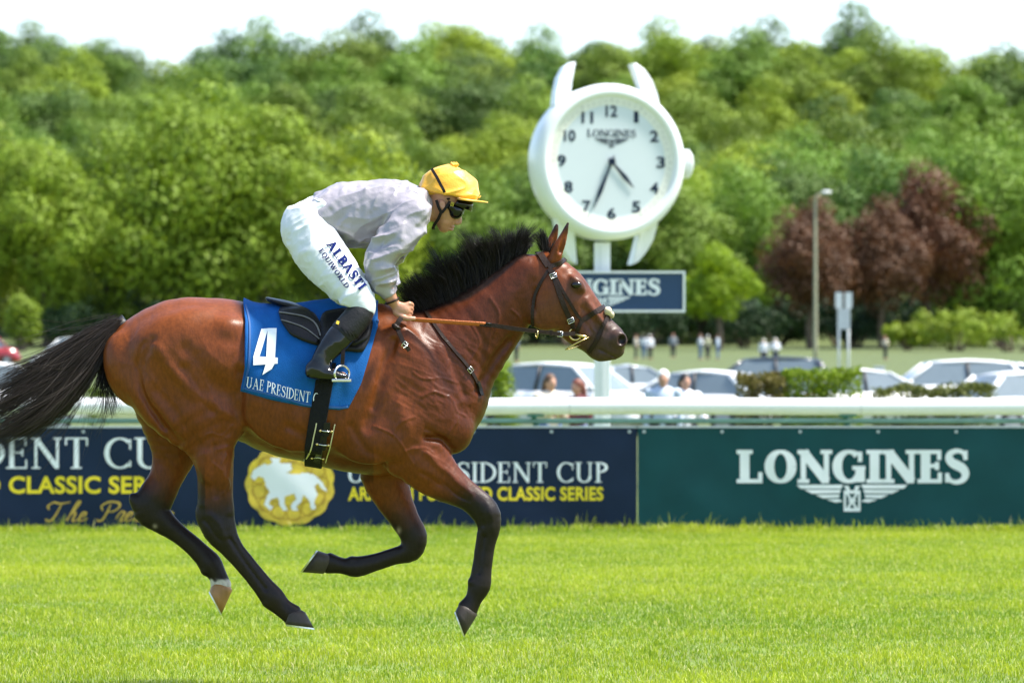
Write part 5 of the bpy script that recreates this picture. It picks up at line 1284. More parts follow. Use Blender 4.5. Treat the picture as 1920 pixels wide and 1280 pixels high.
both('flash_strap', [(1141, 588), (1134, 602), (1127, 620), (1119, 638), (1110, 652), (1104, 660)], 8, off=.004)
# pad on the nose
mb = MB(); c0 = cast(HB, 1132, 577, .0)[0]
r_ = np.random.default_rng(5)
Fp = Field(P(1120, 605, -.05), P(1155, 565, .05), .004)
for i in range(7):
    a = -.030 + .010 * i; p = P(1139 + 1.2 * math.cos(i * 2), 583 + 2.5 * math.sin(i * 1.7), a * 1.0); Fp.ell(p, (.016, .011, .015), .008)
for i in range(4): p = P(1147, 589 + (i % 2) * 3, -.022 + .014 * i); Fp.ell(p, (.012, .010, .012), .008)
link('nose_pad', fastmesh('nose_pad', *Fp.mesh()), m_fleece, bri)
for px, py, nm in ((1037, 518, 'buckle'), (1070, 600, 'buckle')):
    p, nrm = cast(HB, px, py, .010); mb = MB(); buckle(mb, p, nrm, Vector((.8, 0, .35)), .028, .020, .0022); mb.build('buckle', m_steel, bri, smooth=True)
for near in (True, False):
    p, nrm = cast(HB, 1080, 624, .010, near); mb = MB(); ringloop(mb, p, Vector((.1, nrm.y, .05)), .027, .0042); mb.build('bit_ring', m_brass, bri, smooth=True)
    mb = MB(); p2, n2 = cast(HB, 1098, 630, .006, near); mb.tube([p, (p + p2) / 2 + nrm * .003, p2, p2 - n2 * .02], [.006, .007, .006, .004], 8); mb.build('bit_arm', m_brass, bri, smooth=True)
p, nrm = cast(HB, 1086, 630, .013); mb = MB(); mb.tube([Vector(P(1104, 632, -.085)), Vector(P(1085, 641, -.095)), Vector(P(1066, 651, -.090)), Vector(P(1060, 655, -.080)), Vector(P(1068, 654, -.070)), Vector(P(1088, 647, -.06))], .0030, 8); mb.build('bit_guard', m_brass, bri, smooth=True)
# ---- reins: dark leather to the bit, orange rubber grips towards the hands
m_orange = mat('orange rubber grip', (.48, .125, .030), .65, .12, 60, .5, 160)
def rein_y(t, s_): return s_ * (.085 + .105 * t + .035 * math.sin(math.pi * t))
RP = [(1078, 625), (1050, 626), (1015, 622), (980, 618), (945, 613), (910, 608), (865, 605), (820, 602), (772, 599)]
rein = empty('reins', P(772, 599, -.2)); tag(rein, 'dark leather reins with orange rubber grips running from bit to hands', 'reins')
for s_ in (-1, 1):
    c_ = catmull(np.array([(a, b, i / (len(RP) - 1)) for i, (a, b) in enumerate(RP)], float), 4)
    p3 = [Vector(P(a, b, rein_y(t, s_))) for a, b, t in c_]; nn = [Vector((0, s_, .0))] * len(p3)
    cut = 20
    mb = MB(); ribbon(mb, p3[:cut + 2], nn[:cut + 2], .019, .005); mb.build('rein', m_leather, rein)
    mb = MB(); mb.tube(p3[cut:], .0125, 10, sx=.42); mb.build('rubber_grip', m_orange, rein, smooth=True)
    mb = MB(); mb.tube([Vector(P(908, 608.4, rein_y(.62, s_))), Vector(P(921, 609.6, rein_y(.58, s_)))], .0128, 10, sx=.40); mb.build('grip_stop', m_blackl, rein, smooth=True)
    i = 6; mb = MB(); ringloop(mb, p3[9] + Vector((0, s_ * .006, -.012)), Vector((1, .3, 0)), .017, .0026); mb.build('rein_ring', m_brass, rein, smooth=True)
    mb = MB(); buckle(mb, p3[4], Vector((0, s_, 0)), Vector((1, 0, 0)), .022, .022, .0022); mb.build('buckle', m_steel, rein, smooth=True)
    mb = MB(); mb.box(p3[6], (.012, .014, .026)); mb.build('keeper', m_leather, rein, bevel=.002)
# slack end of the reins with its knot and buckle, hanging from the hands
mb = MB(); q_ = [Vector(P(752, 596, -.235)), Vector(P(747, 603, -.245)), Vector(P(742, 611, -.25))]; ribbon(mb, q_, [Vector((.3, -1, 0))] * 3, .022, .006); mb.build('rein_end', m_leather, rein)
mb = MB(); ringloop(mb, Vector(P(741, 613, -.25)), Vector((.7, .3, .6)), .010, .010, 14); mb.build('knot', m_leather, rein, smooth=True)
mb = MB(); ringloop(mb, Vector(P(744, 615, -.255)), Vector((.2, .3, .9)), .011, .008, 14); mb.build('knot', m_leather, rein, smooth=True)
mb = MB(); q_ = [Vector(P(744, 614, -.255)), Vector(P(749, 626, -.265)), Vector(P(755, 639, -.268)), Vector(P(762, 650, -.268)), Vector(P(767, 657, -.262))]; ribbon(mb, q_, [Vector((.2, -1, .1))] * 5, [.018, .019, .019, .02, .018], .007); mb.build('rein_end', m_leather, rein)
mb = MB(); buckle(mb, Vector(P(759, 646, -.275)), Vector((.1, -1, .1)), Vector((1, 0, -.8)), .018, .026, .0024); mb.build('buckle', m_steel, rein, smooth=True)
# ---- neck strap
ms = empty('neck_strap', P(901, 742, 0)); tag(ms, 'thin dark leather neck strap across the horse\'s shoulder and chest', 'strap')
for near in (True, False):
    mb = MB(); strap(mb, [(798, 584), (815, 610), (832, 634), (850, 656), (868, 677), (882, 695), (893, 716), (899, 738)], 6.5, off=.003, th=.006, near=near, up=6); mb.build('strap', m_leather, ms)
    mb = MB(); strap(mb, [(893, 716), (898, 728), (901, 742)], 8, off=.006, th=.008, near=near); mb.build('strap_end', m_blackl, ms)
p, nrm = cast(HB, 880, 694, .008); mb = MB(); buckle(mb, p, nrm, Vector((.7, 0, -.7)), .022, .024, .0022); mb.build('buckle', m_steel, ms, smooth=True)

# ---- saddle cloth, draped round the trunk
m_cloth = mat('royal blue cloth', (.003, .085, .300), .8, .14, 18, .25, 220, spec=.2)
Ledge = lambda py: np.interp(py, [560, 604, 689, 735], [456, 466, 467, 457])
Redge = lambda py: np.interp(py, [575, 613, 677, 717, 765], [709, 711, 694, 682, 657])
Bot = lambda s_: np.interp(s_, [0, .26, .55, .72, .92, 1], [731, 746, 759, 764, 767, 762])
def trunk_hit(px, th, off):
    o = Vector(P(px, 690, 0)); d = Vector((0, -math.sin(th), math.cos(th))); hit, nrm, i, dist = HB.ray_cast(o, d)
    if hit is None: return o + d * .26
    return hit + d * off
def px_of(p): return p[0] * FPX / p[1] + 960, HOR - (p[2] - CAMZ) * FPX / p[1]
NS, NT = 56, 44; grid = []; 
for i in range(NS + 1):
    s_ = i / NS; xb = Ledge(Bot(s_)) * (1 - s_) + Redge(Bot(s_)) * s_; bz = Bot(s_)
    ths = np.linspace(.3, 2.4, 90); pys = np.array([px_of(trunk_hit(xb, t, 0))[1] for t in ths]); i_ = int(np.argmax(pys >= bz)); thm = float(ths[i_ - 1] + (ths[i_] - ths[i_ - 1]) * (bz - pys[i_ - 1]) / max(pys[i_] - pys[i_ - 1], 1e-6)) if (pys >= bz).any() else 1.9
    colm = []
    for j in range(NT + 1):
        th = thm * j / NT; px = 585.0
        for _ in range(3):
            q_ = trunk_hit(px, th, 0); py = px_of(q_)[1]; px = float(Ledge(py) * (1 - s_) + Redge(py) * s_)
        a = np.array([[px * PX * 2.2, py * PX * 2.2, 0]])
        fold = .016 * noise(a * [1.6, .7, 1], 1.5, 3)[0] * (j / NT) + .008 * noise(a * [1, .6, 1], 5.0, 4)[0]
        lift = .014 + fold + .010 * max(0, (s_ - .82) / .18) * (j / NT) + .006 * max(0, (.06 - s_) / .06)
        q_ = trunk_hit(px, th, max(lift, .006)); colm.append(q_)
    grid.append(colm)
def cloth_mesh(gr, th=.005):
    rows = [[Vector((p.x, 2 * DH - p.y, p.z)) for p in c_[:0:-1]] + c_ for c_ in gr]; n1, n2 = len(rows), len(rows[0])
    v = [tuple(p) for c_ in rows for p in c_]
    cen = Vector((0, DH, P(0, 690)[2])); n0 = len(v)
    v2 = []
    for c_ in rows:
        for p in c_: d = Vector((0, p.y - cen.y, p.z - cen.z)).normalized(); v2.append(tuple(p - d * th))
    v += v2; f = []
    for i in range(n1 - 1):
        for j in range(n2 - 1):
            a = i * n2 + j; f += [(a, a + 1, a + n2 + 1, a + n2), (n0 + a, n0 + a + n2, n0 + a + n2 + 1, n0 + a + 1)]
    for i in range(n1 - 1):
        for j in (0, n2 - 1): a = i * n2 + j; f.append((a, a + n2, n0 + a + n2, n0 + a))
    for j in range(n2 - 1):
        for i in (0, n1 - 1): a = i * n2 + j; f.append((a, a + 1, n0 + a + 1, n0 + a))
    return v, f
cv, cf = cloth_mesh(grid); cv = np.array(cv); cf = np.array(cf)
sc = empty('saddle_cloth', P(585, 765, 0)); tag(sc, 'blue saddle cloth with a white number 4 and white lettering', 'saddle cloth')
bm = bmesh.new(); me = bpy.data.meshes.new('cloth'); me.from_pydata(cv.tolist(), [], cf.tolist()); bm.from_mesh(me); bmesh.ops.recalc_face_normals(bm, faces=bm.faces); bm.to_mesh(me); bm.free()
me.polygons.foreach_set('use_smooth', [True] * len(me.polygons)); link('cloth', me, m_cloth, sc)
CB = bvh_of(cv, cf)
def on(bv, off):
    def fn(px, py, k=0): return tuple(cast(bv, px, py, off + k)[0])
    return fn
# edge binding
m_bind = mat('dark blue binding', (.008, .075, .25), .7, .1, 20)
mb = MB(); pth = [(457, 731), (466, 690), (468, 650), (467, 604), (460, 572)]; strap(mb, pth, 4, CB, .002, .003, up=8); mb.build('binding', m_bind, sc)
mb = MB(); strap(mb, [(459, 728), (525, 744), (570, 757), (600, 761), (640, 764), (657, 760)], 4, CB, .002, .003, up=10); mb.build('binding', m_bind, sc)
mb = MB(); strap(mb, [(659, 758), (683, 712), (693, 675), (706, 630), (708, 600)], 4, CB, .002, .003, up=8); mb.build('binding', m_bind, sc)
# number 4: heavy, with an open counter
four = [np.array(q_, float) for q_ in ([(489, 617), (519, 616), (494, 672), (475, 668)], [(475, 668), (476, 684), (519, 680), (521, 672), (494, 672)], [(500, 617), (519, 616), (515, 672), (506, 700), (490, 704), (500, 680)])]
mb = MB(); k = 0
def fill(mb, pts, fn, n=7, kk=0):
    pts = np.array(pts, float); c_ = pts.mean(0); dn = []
    for a, b in zip(pts, np.roll(pts, -1, 0)):
        for q_ in range(n): dn.append(a + (b - a) * q_ / n)
    dn = np.array(dn); rs = [1.0, .75, .5, .25, .02]; v = []
    for r in rs: v += [fn(*(c_ + (p - c_) * r), kk) for p in dn]
    m_ = len(dn); mb.add(v, [(a * m_ + i, a * m_ + (i + 1) % m_, (a + 1) * m_ + (i + 1) % m_, (a + 1) * m_ + i) for a in range(len(rs) - 1) for i in range(m_)])
fc = on(CB, .0035)
fill(mb, [(490, 617), (503, 616), (487, 668), (475, 669)], fc, kk=0); fill(mb, [(502, 616), (519, 616), (516, 671), (499, 672)], fc, kk=.0008)
fill(mb, [(475, 668), (475, 685), (521, 682), (521, 671)], fc, kk=.0016); fill(mb, [(499, 681), (516, 681), (510, 692), (492, 703)], fc, kk=.0024)
mb.build('number', m_white_print, sc, fix=False)
polys, wd = serif_text('UAE PRESIDENT CUP', .13, .05, .045, .07); mb = MB()
def cap_path(a, b, k):
    t = a / wd; x = 462 + t * 154; yb = np.interp(x, [462, 500, 530, 570, 600, 630], [726, 734, 744, 753, 758, 760]); return fc(x + .10 * b * 20, yb - b * 20, k)
flat_polys(mb, densify(polys, .22), cap_path, .0005); mb.build('lettering', m_white_print, sc, fix=False)

# ---- saddle, girth, stirrups
sd_ = empty('racing_saddle', P(585, 590, 0)); tag(sd_, 'black racing saddle with girth and stirrups on the blue cloth', 'saddle')
Fs = Field(P(488, 625, -.2), P(665, 548, .2), .005)
Fs.chain(S5([(501, 560, 3.5, .070, 0), (515, 565, 6, .110, 0), (540, 573, 9, .125, 0), (570, 584, 11, .120, 0), (600, 588, 12, .110, 0), (622, 582, 12, .085, 0), (641, 574, 10, .060, 0)]), .01, up=3)
Fs.chain(S5([(530, 592, 10, .13, 0), (580, 600, 10, .135, 0), (630, 595, 10, .12, 0)]), .03, up=2)
sv_, sf_ = Fs.mesh(); link('seat', fastmesh('seat', relax(sv_, sf_, 2), sf_), m_blackl, sd_)
def panel(name, poly, off, th, m, par, n=6, mirrored=True, bv=None):
    for near in ((True, False) if mirrored else (True,)):
        pts = np.array(poly, float); c_ = pts.mean(0); dn = []
        for a, b in zip(pts, np.roll(pts, -1, 0)):
            for q_ in range(n): dn.append(a + (b - a) * q_ / n)
        for _ in range(2): dn = [(dn[i - 1] + dn[i] * 2 + dn[(i + 1) % len(dn)]) / 4 for i in range(len(dn))]
        dn = np.array(dn); m_ = len(dn); rs = [1.0, .97, .8, .55, .3, .02]; v = []
        for q_, r in enumerate(rs):
            for p in dn: a, nn = cast(bv or CB, *(c_ + (p - c_) * r), off + (0 if q_ == 0 else th), near); v.append(tuple(a))
        mb = MB(); mb.add(v, [(a * m_ + i, a * m_ + (i + 1) % m_, (a + 1) * m_ + (i + 1) % m_, (a + 1) * m_ + i) for a in range(len(rs) - 1) for i in range(m_)])
        mb.build(name, m, par, smooth=True)
panel('rear_panel', [(520, 582), (528, 606), (545, 630), (572, 642), (598, 650), (604, 615), (590, 592), (560, 580)], .006, .014, m_blackl, sd_)
panel('flap', [(600, 590), (596, 650), (630, 657), (680, 663), (692, 640), (700, 608), (694, 590), (650, 580)], .008, .012, m_blackl, sd_)
panel('knee_roll', [(650, 590), (640, 630), (660, 655), (690, 640), (698, 605), (680, 588)], .020, .012, m_blackl, sd_)
m_seam = mat('grey seam thread', (.16, .15, .14), .7, .2, 30)
mb = MB(); strap(mb, [(524, 592), (548, 596), (575, 602), (592, 614), (600, 634)], 3, CB, .022, .003, up=6); mb.build('seam', m_seam, sd_)
mb = MB(); strap(mb, [(528, 606), (550, 612), (575, 622), (598, 640)], 2, CB, .022, .003, up=6); mb.build('seam', m_seam, sd_)
# girth round the trunk
def girth_ring(cpx, cpy, tilt, wpx, off, th, a0, a1, name, m):
    c_ = Vector(P(cpx, cpy, 0)); up = Vector((math.sin(R(tilt)), 0, math.cos(R(tilt)))); axs = Vector((math.cos(R(tilt)), 0, -math.sin(R(tilt)))); pts, nr = [], []
    for t in np.linspace(R(a0), R(a1), 70):
        d = up * math.cos(t) - Vector((0, 1, 0)) * math.sin(t); h_, n_, i_, q_ = HB.ray_cast(c_, d)
        if h_ is None: continue
        pts.append(h_ + d * off); nr.append(d)
    mb = MB(); rg = []
    for p, n_ in zip(pts, nr): rg.append([p + axs * wpx * PX / 2, p + axs * wpx * PX * .47 + n_ * th, p - axs * wpx * PX * .47 + n_ * th, p - axs * wpx * PX / 2])
    mb.rings(rg); return mb.build(name, m, sd_)
gth = girth_ring(609, 745, 9.5, 33, .004, .011, 60, 300, 'girth', mat('black webbing', (.010, .010, .011), .8, .2, 60, .4, 200, spec=.15))
m_piping = mat('cream piping', (.55, .50, .30), .7, .15, 40)
GB = bvh_of(np.array([gth.data.vertices[i].co[:] for i in range(len(gth.data.vertices))]), np.array([tuple(p.vertices) for p in gth.data.polygons if len(p.vertices) == 4]))
mb = MB(); strap(mb, [(594, 792), (590, 812), (584, 836), (577, 852), (571, 859)], 2.4, HB, .004, .012, up=6); mb.build('piping', m_piping, gth)
mb = MB(); strap(mb, [(628, 795), (623, 818), (617, 842), (612, 862)], 2.0, HB, .004, .012, up=6); mb.build('piping', m_piping, gth)
for px, py in ((611, 806), (605, 830), (597, 852)):
    a, n1 = cast(HB, px - 11, py - 1, .020); b, n2 = cast(HB, px + 11, py + 1, .020); c_, n3 = cast(HB, px, py - (3 if py > 845 else 0), .022)
    mb = MB(); mb.tube([a, c_, b], .0028, 8); mb.build('girth_bar', m_steel, gth, smooth=True)
    for p in (a, b): mb = MB(); mb.rings([[p + (Vector((1, 0, 0)) * math.cos(t) + Vector((0, 0, 1)) * math.sin(t)) * r + Vector((0, -1, 0)) * d for t in np.linspace(0, 6.283, 13)[:-1]] for r, d in ((.0055, 0), (.006, .004), (.003, .006))]); mb.build('stud', m_brass, gth, smooth=True)
    mb = MB(); strap(mb, [(px + 1, py - 16), (px, py), (px - 2, py + 8)], 13, HB, .016, .004); mb.build('girth_strap', m_blackl, gth)
# stirrups
for s_ in (-1, 1):
    y0 = s_ * .345
    mb = MB(); ribbon(mb, [Vector(P(645, 606, s_ * .30)), Vector(P(644, 640, s_ * .335)), Vector(P(643, 664, y0)), Vector(P(642, 683, y0))], [Vector((0, s_, 0))] * 4, .018, .006); sl_ = mb.build('stirrup_leather', m_leather, sd_)
    mb = MB(); c_ = Vector(P(641, 700, y0))
    arch = [c_ + Vector((.030 * math.sin(a) * 1.0, .040 * math.sin(a), .034 * math.cos(a) - .0)) for a in np.linspace(-2.2, 2.2, 22)]
    mb.tube(arch, .0055, 8); mb.build('stirrup_iron', m_steel, sl_, smooth=True)
    mb = MB(); mb.box(c_ + Vector((.0, 0, -.030)), (.085, .075, .014)); mb.build('stirrup_tread', m_steel, sl_, bevel=.004)
# ================================================================ the jockey
jk = empty('person', P(620, 715, 0)); tag(jk, 'jockey in lilac silks, white breeches and yellow cap crouching over the galloping horse', 'person')
m_jskin = mat('jockey skin', (.46, .225, .135), .42, .10, 25, .15, 120, attr=False)
m_silk = mat('lilac grey silk', (.31, .285, .315), .26, .06, 10, .35, 30, spec=.8)
m_breech = mat('white breeches', (.64, .67, .69), .55, .03, 10, .12, 200, sheen=.1)
m_boot = mat('patent black boot', (.008, .008, .008), .12, .1, 10, .10, 30, coat=.1, spec=.45)
m_gaiter = mat('black gaiter', (.016, .016, .017), .45, .15, 30, .2, 120, spec=.2)
m_silkcap = mat('yellow silk cap cover', (.78, .40, .018), .42, .06, 12, .2, 140, sheen=.2)
m_navyprint = mat('navy print', (.008, .016, .10), .8, .05, 10, spec=.03)
def fold(p, dirs, scale, amp, seed, stretch=4.0, sharp=2.0):
    """sharp creases running along dirs"""
    d = np.array(dirs, float); d /= np.linalg.norm(d); al = p @ d
    q_ = (p - np.outer(al, d)) + np.outer(al, d) / stretch
    n = 1 - np.abs(noise(q_, scale, seed)); return amp * (n ** sharp - .4)
# body under the clothes: one continuous figure
B = Field(P(520, 720, -.42), P(880, 325, .42), .0042)
def arm(s_): return [(772, 398, 24, .055, s_ * .165), (742, 446, 22, .050, s_ * .205), (714, 488, 17, .040, s_ * .225), (719, 520, 16, .037, s_ * .215), (728, 548, 13, .030, s_ * .200), (737, 566, 10.5, .023, s_ * .190)]
def legj(s_): return [(575, 432, 38, .085, s_ * .085), (615, 495, 36, .080, s_ * .165), (652, 538, 28, .065, s_ * .225), (676, 568, 21, .050, s_ * .255), (660, 602, 18, .045, s_ * .29), (628, 640, 17, .042, s_ * .325), (598, 680, 11, .03, s_ * .340), (592, 695, 10, .03, s_ * .342), (622, 700, 9, .03, s_ * .345), (644, 704, 6, .025, s_ * .345)]
B.chain(S5([(578, 420, 38, .13, 0), (615, 405, 40, .125, 0), (665, 402, 43, .135, 0), (720, 397, 42, .155, 0), (765, 390, 32, .150, 0), (785, 388, 24, .09, 0)]), .02, up=2)
for s_ in (-1, 1): B.chain(S5(arm(s_)), .02, up=2); B.chain(S5(legj(s_)), .02, up=2)
B.chain(S5([(785, 392, 24, .058, 0), (805, 394, 22, .053, 0), (822, 392, 22, .052, 0)]), .02, up=2)                  # neck
B.ell(P(838, 369, 0), (.096, .076, .098), .02)                                                                       # cranium
B.chain(S5([(836, 395, 21, .062, 0), (834, 413, 17, .050, 0), (832, 424, 11, .032, 0)]), .02, up=2)                   # jaw
E(B, 846, 397, 0, 15, 18, .055, .015); E(B, 844, 412, 0, 12, 11, .042, .012)                                          # face front
B.chain(S5([(857, 396, 4, .011, 0), (861, 407, 5, .013, 0), (861, 416, 5, .014, 0)]), .010, up=2)                     # nose
E(B, 857, 419, -.008, 4, 3, .008, .006); E(B, 857, 419, .008, 4, 3, .008, .006)
E(B, 848, 425, 0, 5.5, 2.4, .022, .006); E(B, 846, 430.5, 0, 5, 2.6, .018, .006)                                        # lips
E(B, 833, 429, 0, 8, 6, .022, .012)                                                                                    # chin
F_ = B
for s_ in (-1, 1):
    E(B, 829, 384, s_ * .080, 6.5, 10, .010, .006, rot=-15); E(B, 830, 384, s_ * .092, 3.2, 6, .008, .004, 'sub', rot=-15)
    E(B, 852, 400, s_ * .030, 8, 6, .020, .010)
# hands closed on the reins
for s_ in (-1, 1):
    yh = s_ * .185
    B.ell(P(752, 580, yh), (.042, .020, .032), .012, 'add', R(18))
    for i in range(4):
        k0 = (768 - i * 1.2, 569 + i * 7.2); ln = (1.0, 1.1, 1.05, .88)[i]
        B.chain(S5([(754, 574 + i * 4.0, 4.6, .011, yh - s_ * -.002), (k0[0], k0[1], 4.3, .0105, yh - s_ * .006), (k0[0] + 5 * ln, k0[1] + 4, 3.9, .0095, yh - s_ * .030), (k0[0] - 2, k0[1] + 8, 3.5, .0088, yh - s_ * .046), (k0[0] - 10, k0[1] + 7, 3.2, .008, yh - s_ * .038)]), .004, up=2)
    B.chain(S5([(742, 586, 5.5, .013, yh + s_ * .004), (756, 595, 5.2, .012, yh + s_ * .012), (767, 597, 4.6, .0105, yh + s_ * .014), (777, 597, 4.0, .0095, yh + s_ * .008)]), .006, up=2)          # thumb along the rein
bv_, bf_ = B.mesh(); bv_ = relax(bv_, bf_, 1, .4)
link('body', fastmesh('body', bv_, bf_), m_jskin, jk)
# jacket
J = Field(P(560, 580, -.36), P(825, 330, .36), .0045)
J.chain(S5([(600, 405, 46, .145, 0), (635, 403, 53, .150, 0), (680, 404, 58, .165, 0), (725, 398, 54, .180, 0), (765, 388, 40, .172, 0), (786, 386, 32, .11, 0), (799, 390, 27, .068, 0)]), .02, up=3)
for s_ in (-1, 1):
    J.chain(S5([(770, 397, 33, .068, s_ * .165), (757, 428, 34, .070, s_ * .188), (738, 456, 32, .068, s_ * .208), (716, 486, 28, .062, s_ * .225), (715, 508, 27, .058, s_ * .222), (720, 528, 25, .052, s_ * .213), (725, 541, 18, .042, s_ * .204), (728, 548, 15, .036, s_ * .200)]), .03, up=3)
J.plane(P(586, 372, 0), (P(586, 372) - P(640, 390)) * [1, 0, 1] + np.array([0, 0, 0]), .0)
J.chain(S5([(806, 392, 26, .060, 0), (826, 392, 28, .064, 0)]), .008, 'sub', up=1)
J.chain(S5([(729, 546, 11, .028, s_ * .198) for s_ in (-1,)] + [(738, 570, 11, .03, -.19)]), .004, 'sub', up=1); J.chain(S5([(729, 546, 11, .028, .198), (738, 570, 11, .03, .19)]), .004, 'sub', up=1)
jv, jf = J.mesh(); jv = relax(jv, jf, 2); jn = vnormals(jv, jf); qx, qy = topx(jv)
armm = sstep(.135, .19, np.abs(jv[:, 1] - DH)) * sstep(400, 440, qy) * sstep(684, 700, qx)
d = (1 - armm) * (fold(jv, (.55, 0, .8), 8, .026, 1, 3.5) + fold(jv, (.9, .1, .35), 14, .012, 2, 3) + fold(jv, (.7, .1, .6), 26, .006, 5, 3, 3)) + armm * (fold(jv, (.9, .2, .25), 15, .026, 3, 2.2) + fold(jv, (.45, .1, .9), 10, .020, 4, 4.0) + fold(jv, (.8, .2, .4), 28, .007, 5, 3, 3))
d += .0025 * noise(jv, 40, 6)
d *= sstep(0, 18, np.abs(qy - 556) + (qx < 690) * 40)
jv = jv + jn * d[:, None]
link('jacket', fastmesh('jacket', jv, jf), m_silk, jk)
# breeches
Q = Field(P(515, 608, -.36), P(720, 358, .36), .0045)
Q.chain(S5([(570, 425, 44, .150, 0), (594, 404, 38, .148, 0), (606, 396, 34, .143, 0)]), .02, up=2)
for s_ in (-1, 1):
    Q.chain(S5([(573, 433, 45, .103, s_ * .085), (597, 470, 46, .102, s_ * .135), (623, 503, 42, .094, s_ * .180), (651, 534, 36, .083, s_ * .222), (671, 561, 33, .070, s_ * .253), (681, 578, 23, .058, s_ * .266)]), .035, up=3)
Q.plane(P(612, 385, 0), (P(640, 372) - P(600, 398)) * [1, 0, 1] + np.array([.02, 0, 0]), 0)
Q.plane(P(675, 585, 0), (P(672, 596) - P(690, 560)) * [1, 0, 1], 0)
qv, qf = Q.mesh(); qv = relax(qv, qf, 2); qn = vnormals(qv, qf); qx, qy = topx(qv)
tt = (qx - 570) * .607 + (qy - 430) * .795
d = fold(qv, (.8, .3, .6), 22, .0130, 7, 3.0) * (.35 + sstep(100, 160, tt)) + fold(qv, (.6, .2, -.8), 9, .014, 8, 2.5) * (.5 + .5 * (1 - sstep(30, 80, tt))) + fold(qv, (.85, .3, .45), 34, .0024, 9, 4.5, 3) + .0012 * noise(qv, 45, 3)
d *= .12 + .88 * (1 - sstep(150, 172, tt)); qv = qv + qn * d[:, None]
br = link('breeches', fastmesh('breeches', qv, qf), m_breech, jk)
QB = bvh_of(qv, qf); fq = lambda px, py, k=0: tuple(cast(QB, px, py, 0)[0] - (Vector(P(px, py, 0)) - Vector((0, 0, CAMZ))).normalized() * (.005 + k))
def thigh_text(txt, p0, p1, h, T, t, s):
    polys, wd = serif_text(txt, T, t, s, .08); mb = MB(); p0 = np.array(p0, float); d = (np.array(p1) - p0); up = np.array([d[1], -d[0]]) / np.linalg.norm(d)
    flat_polys(mb, densify(polys, .07), lambda a, b, k: fq(*(p0 + d * a / wd + up * b * h), k), .0004); return mb.build('lettering', m_navyprint, br, fix=False)
thigh_text('ALBASTI', (611, 458), (675, 545), 17.0, .27, .12, .10)
thigh_text('EQUIWORLD', (597, 470), (648, 541), 9.5, .22, .10, .09)
mb = MB(); strap(mb, [(592, 373), (604, 378), (622, 387)], 9, QB, .001, .004); mb.build('waistband', m_breech, br)
# boots and gaiters
for s_ in (-1, 1):
    Bt = Field(P(560, 725, min(s_ * .23, s_ * .42)), P(712, 575, max(s_ * .23, s_ * .42)), .0046)
    Bt.chain(S5([(668, 596, 23, .056, s_ * .278), (650, 618, 25, .054, s_ * .298), (628, 642, 24, .050, s_ * .322), (608, 668, 20, .040, s_ * .340), (596, 688, 16, .034, s_ * .345)]), .012, up=3)
    Bt.chain(S5([(586, 695, 12, .030, s_ * .346), (606, 700, 13, .034, s_ * .347), (630, 704, 10, .036, s_ * .347), (648, 706, 6, .028, s_ * .346)]), .03, up=3)
    E(Bt, 584, 700, s_ * .346, 10, 8, .028, .012)
    v_, f_ = Bt.mesh(); v_ = relax(v_, f_, 2); n_ = vnormals(v_, f_); bx_, by_ = topx(v_)
    ank = np.exp(-((by_ - 668) / 22) ** 2); v_ = v_ + n_ * (fold(v_, (.9, .2, .3), 17, .010, 11, 3.5) * (.25 + ank) * sstep(628, 652, by_) + .0012 * noise(v_, 40))[:, None]
    bt = link('boot', fastmesh('boot', v_, f_), m_boot, jk)
    mb = MB(); mb.rings([[P(574 + a, b, s_ * .346 + hw * q_) for a, b, q_ in ((0, 706, -1), (0, 711, -1), (0, 711, 1), (0, 706, 1))] for a, hw in ((0, .02), (8, .03), (30, .034), (55, .038), (72, .030), (79, .012))]); mb.build('sole', m_blackl, bt, bevel=.002)
    G_ = Field(P(615, 640, min(s_ * .2, s_ * .40)), P(715, 565, max(s_ * .2, s_ * .40)), .0046)
    G_.chain(S5([(683, 574, 22, .052, s_ * .262), (672, 592, 25.5, .060, s_ * .278), (656, 612, 26.5, .058, s_ * .295), (645, 624, 26.5, .056, s_ * .306)]), .01, up=3)
    G_.plane(P(643, 627, 0), (P(636, 636) - P(656, 610)) * [1, 0, 1], 0)
    v_, f_ = G_.mesh(); gt = link('gaiter', fastmesh('gaiter', relax(v_, f_, 2), f_), m_gaiter, jk)
    if s_ < 0:
        GTB = bvh_of(v_, f_)
        for i in range(4):
            mb = MB(); strap(mb, [(640 + i * 7, 612 + i * 3), (646 + i * 7, 618 + i * 3), (650 + i * 7, 626 + i * 2.5)], 3.5, GTB, .001, .003); mb.build('elastic', m_blackl, gt)
        mb = MB(); fill(mb, [(632, 601), (637, 603), (635, 609), (630, 607)], on(GTB, .002), 3); mb.build('badge', m_gold, gt, fix=False)
# wrist band
mb = MB(); wc_ = Vector(P(735, 564, -.191)); ax_ = (Vector(P(740, 575, -.188)) - Vector(P(728, 548, -.2))).normalized(); ringloop(mb, wc_, ax_, .031, .0045, 26); mb.build('wrist_band', m_leather, jk, smooth=True)
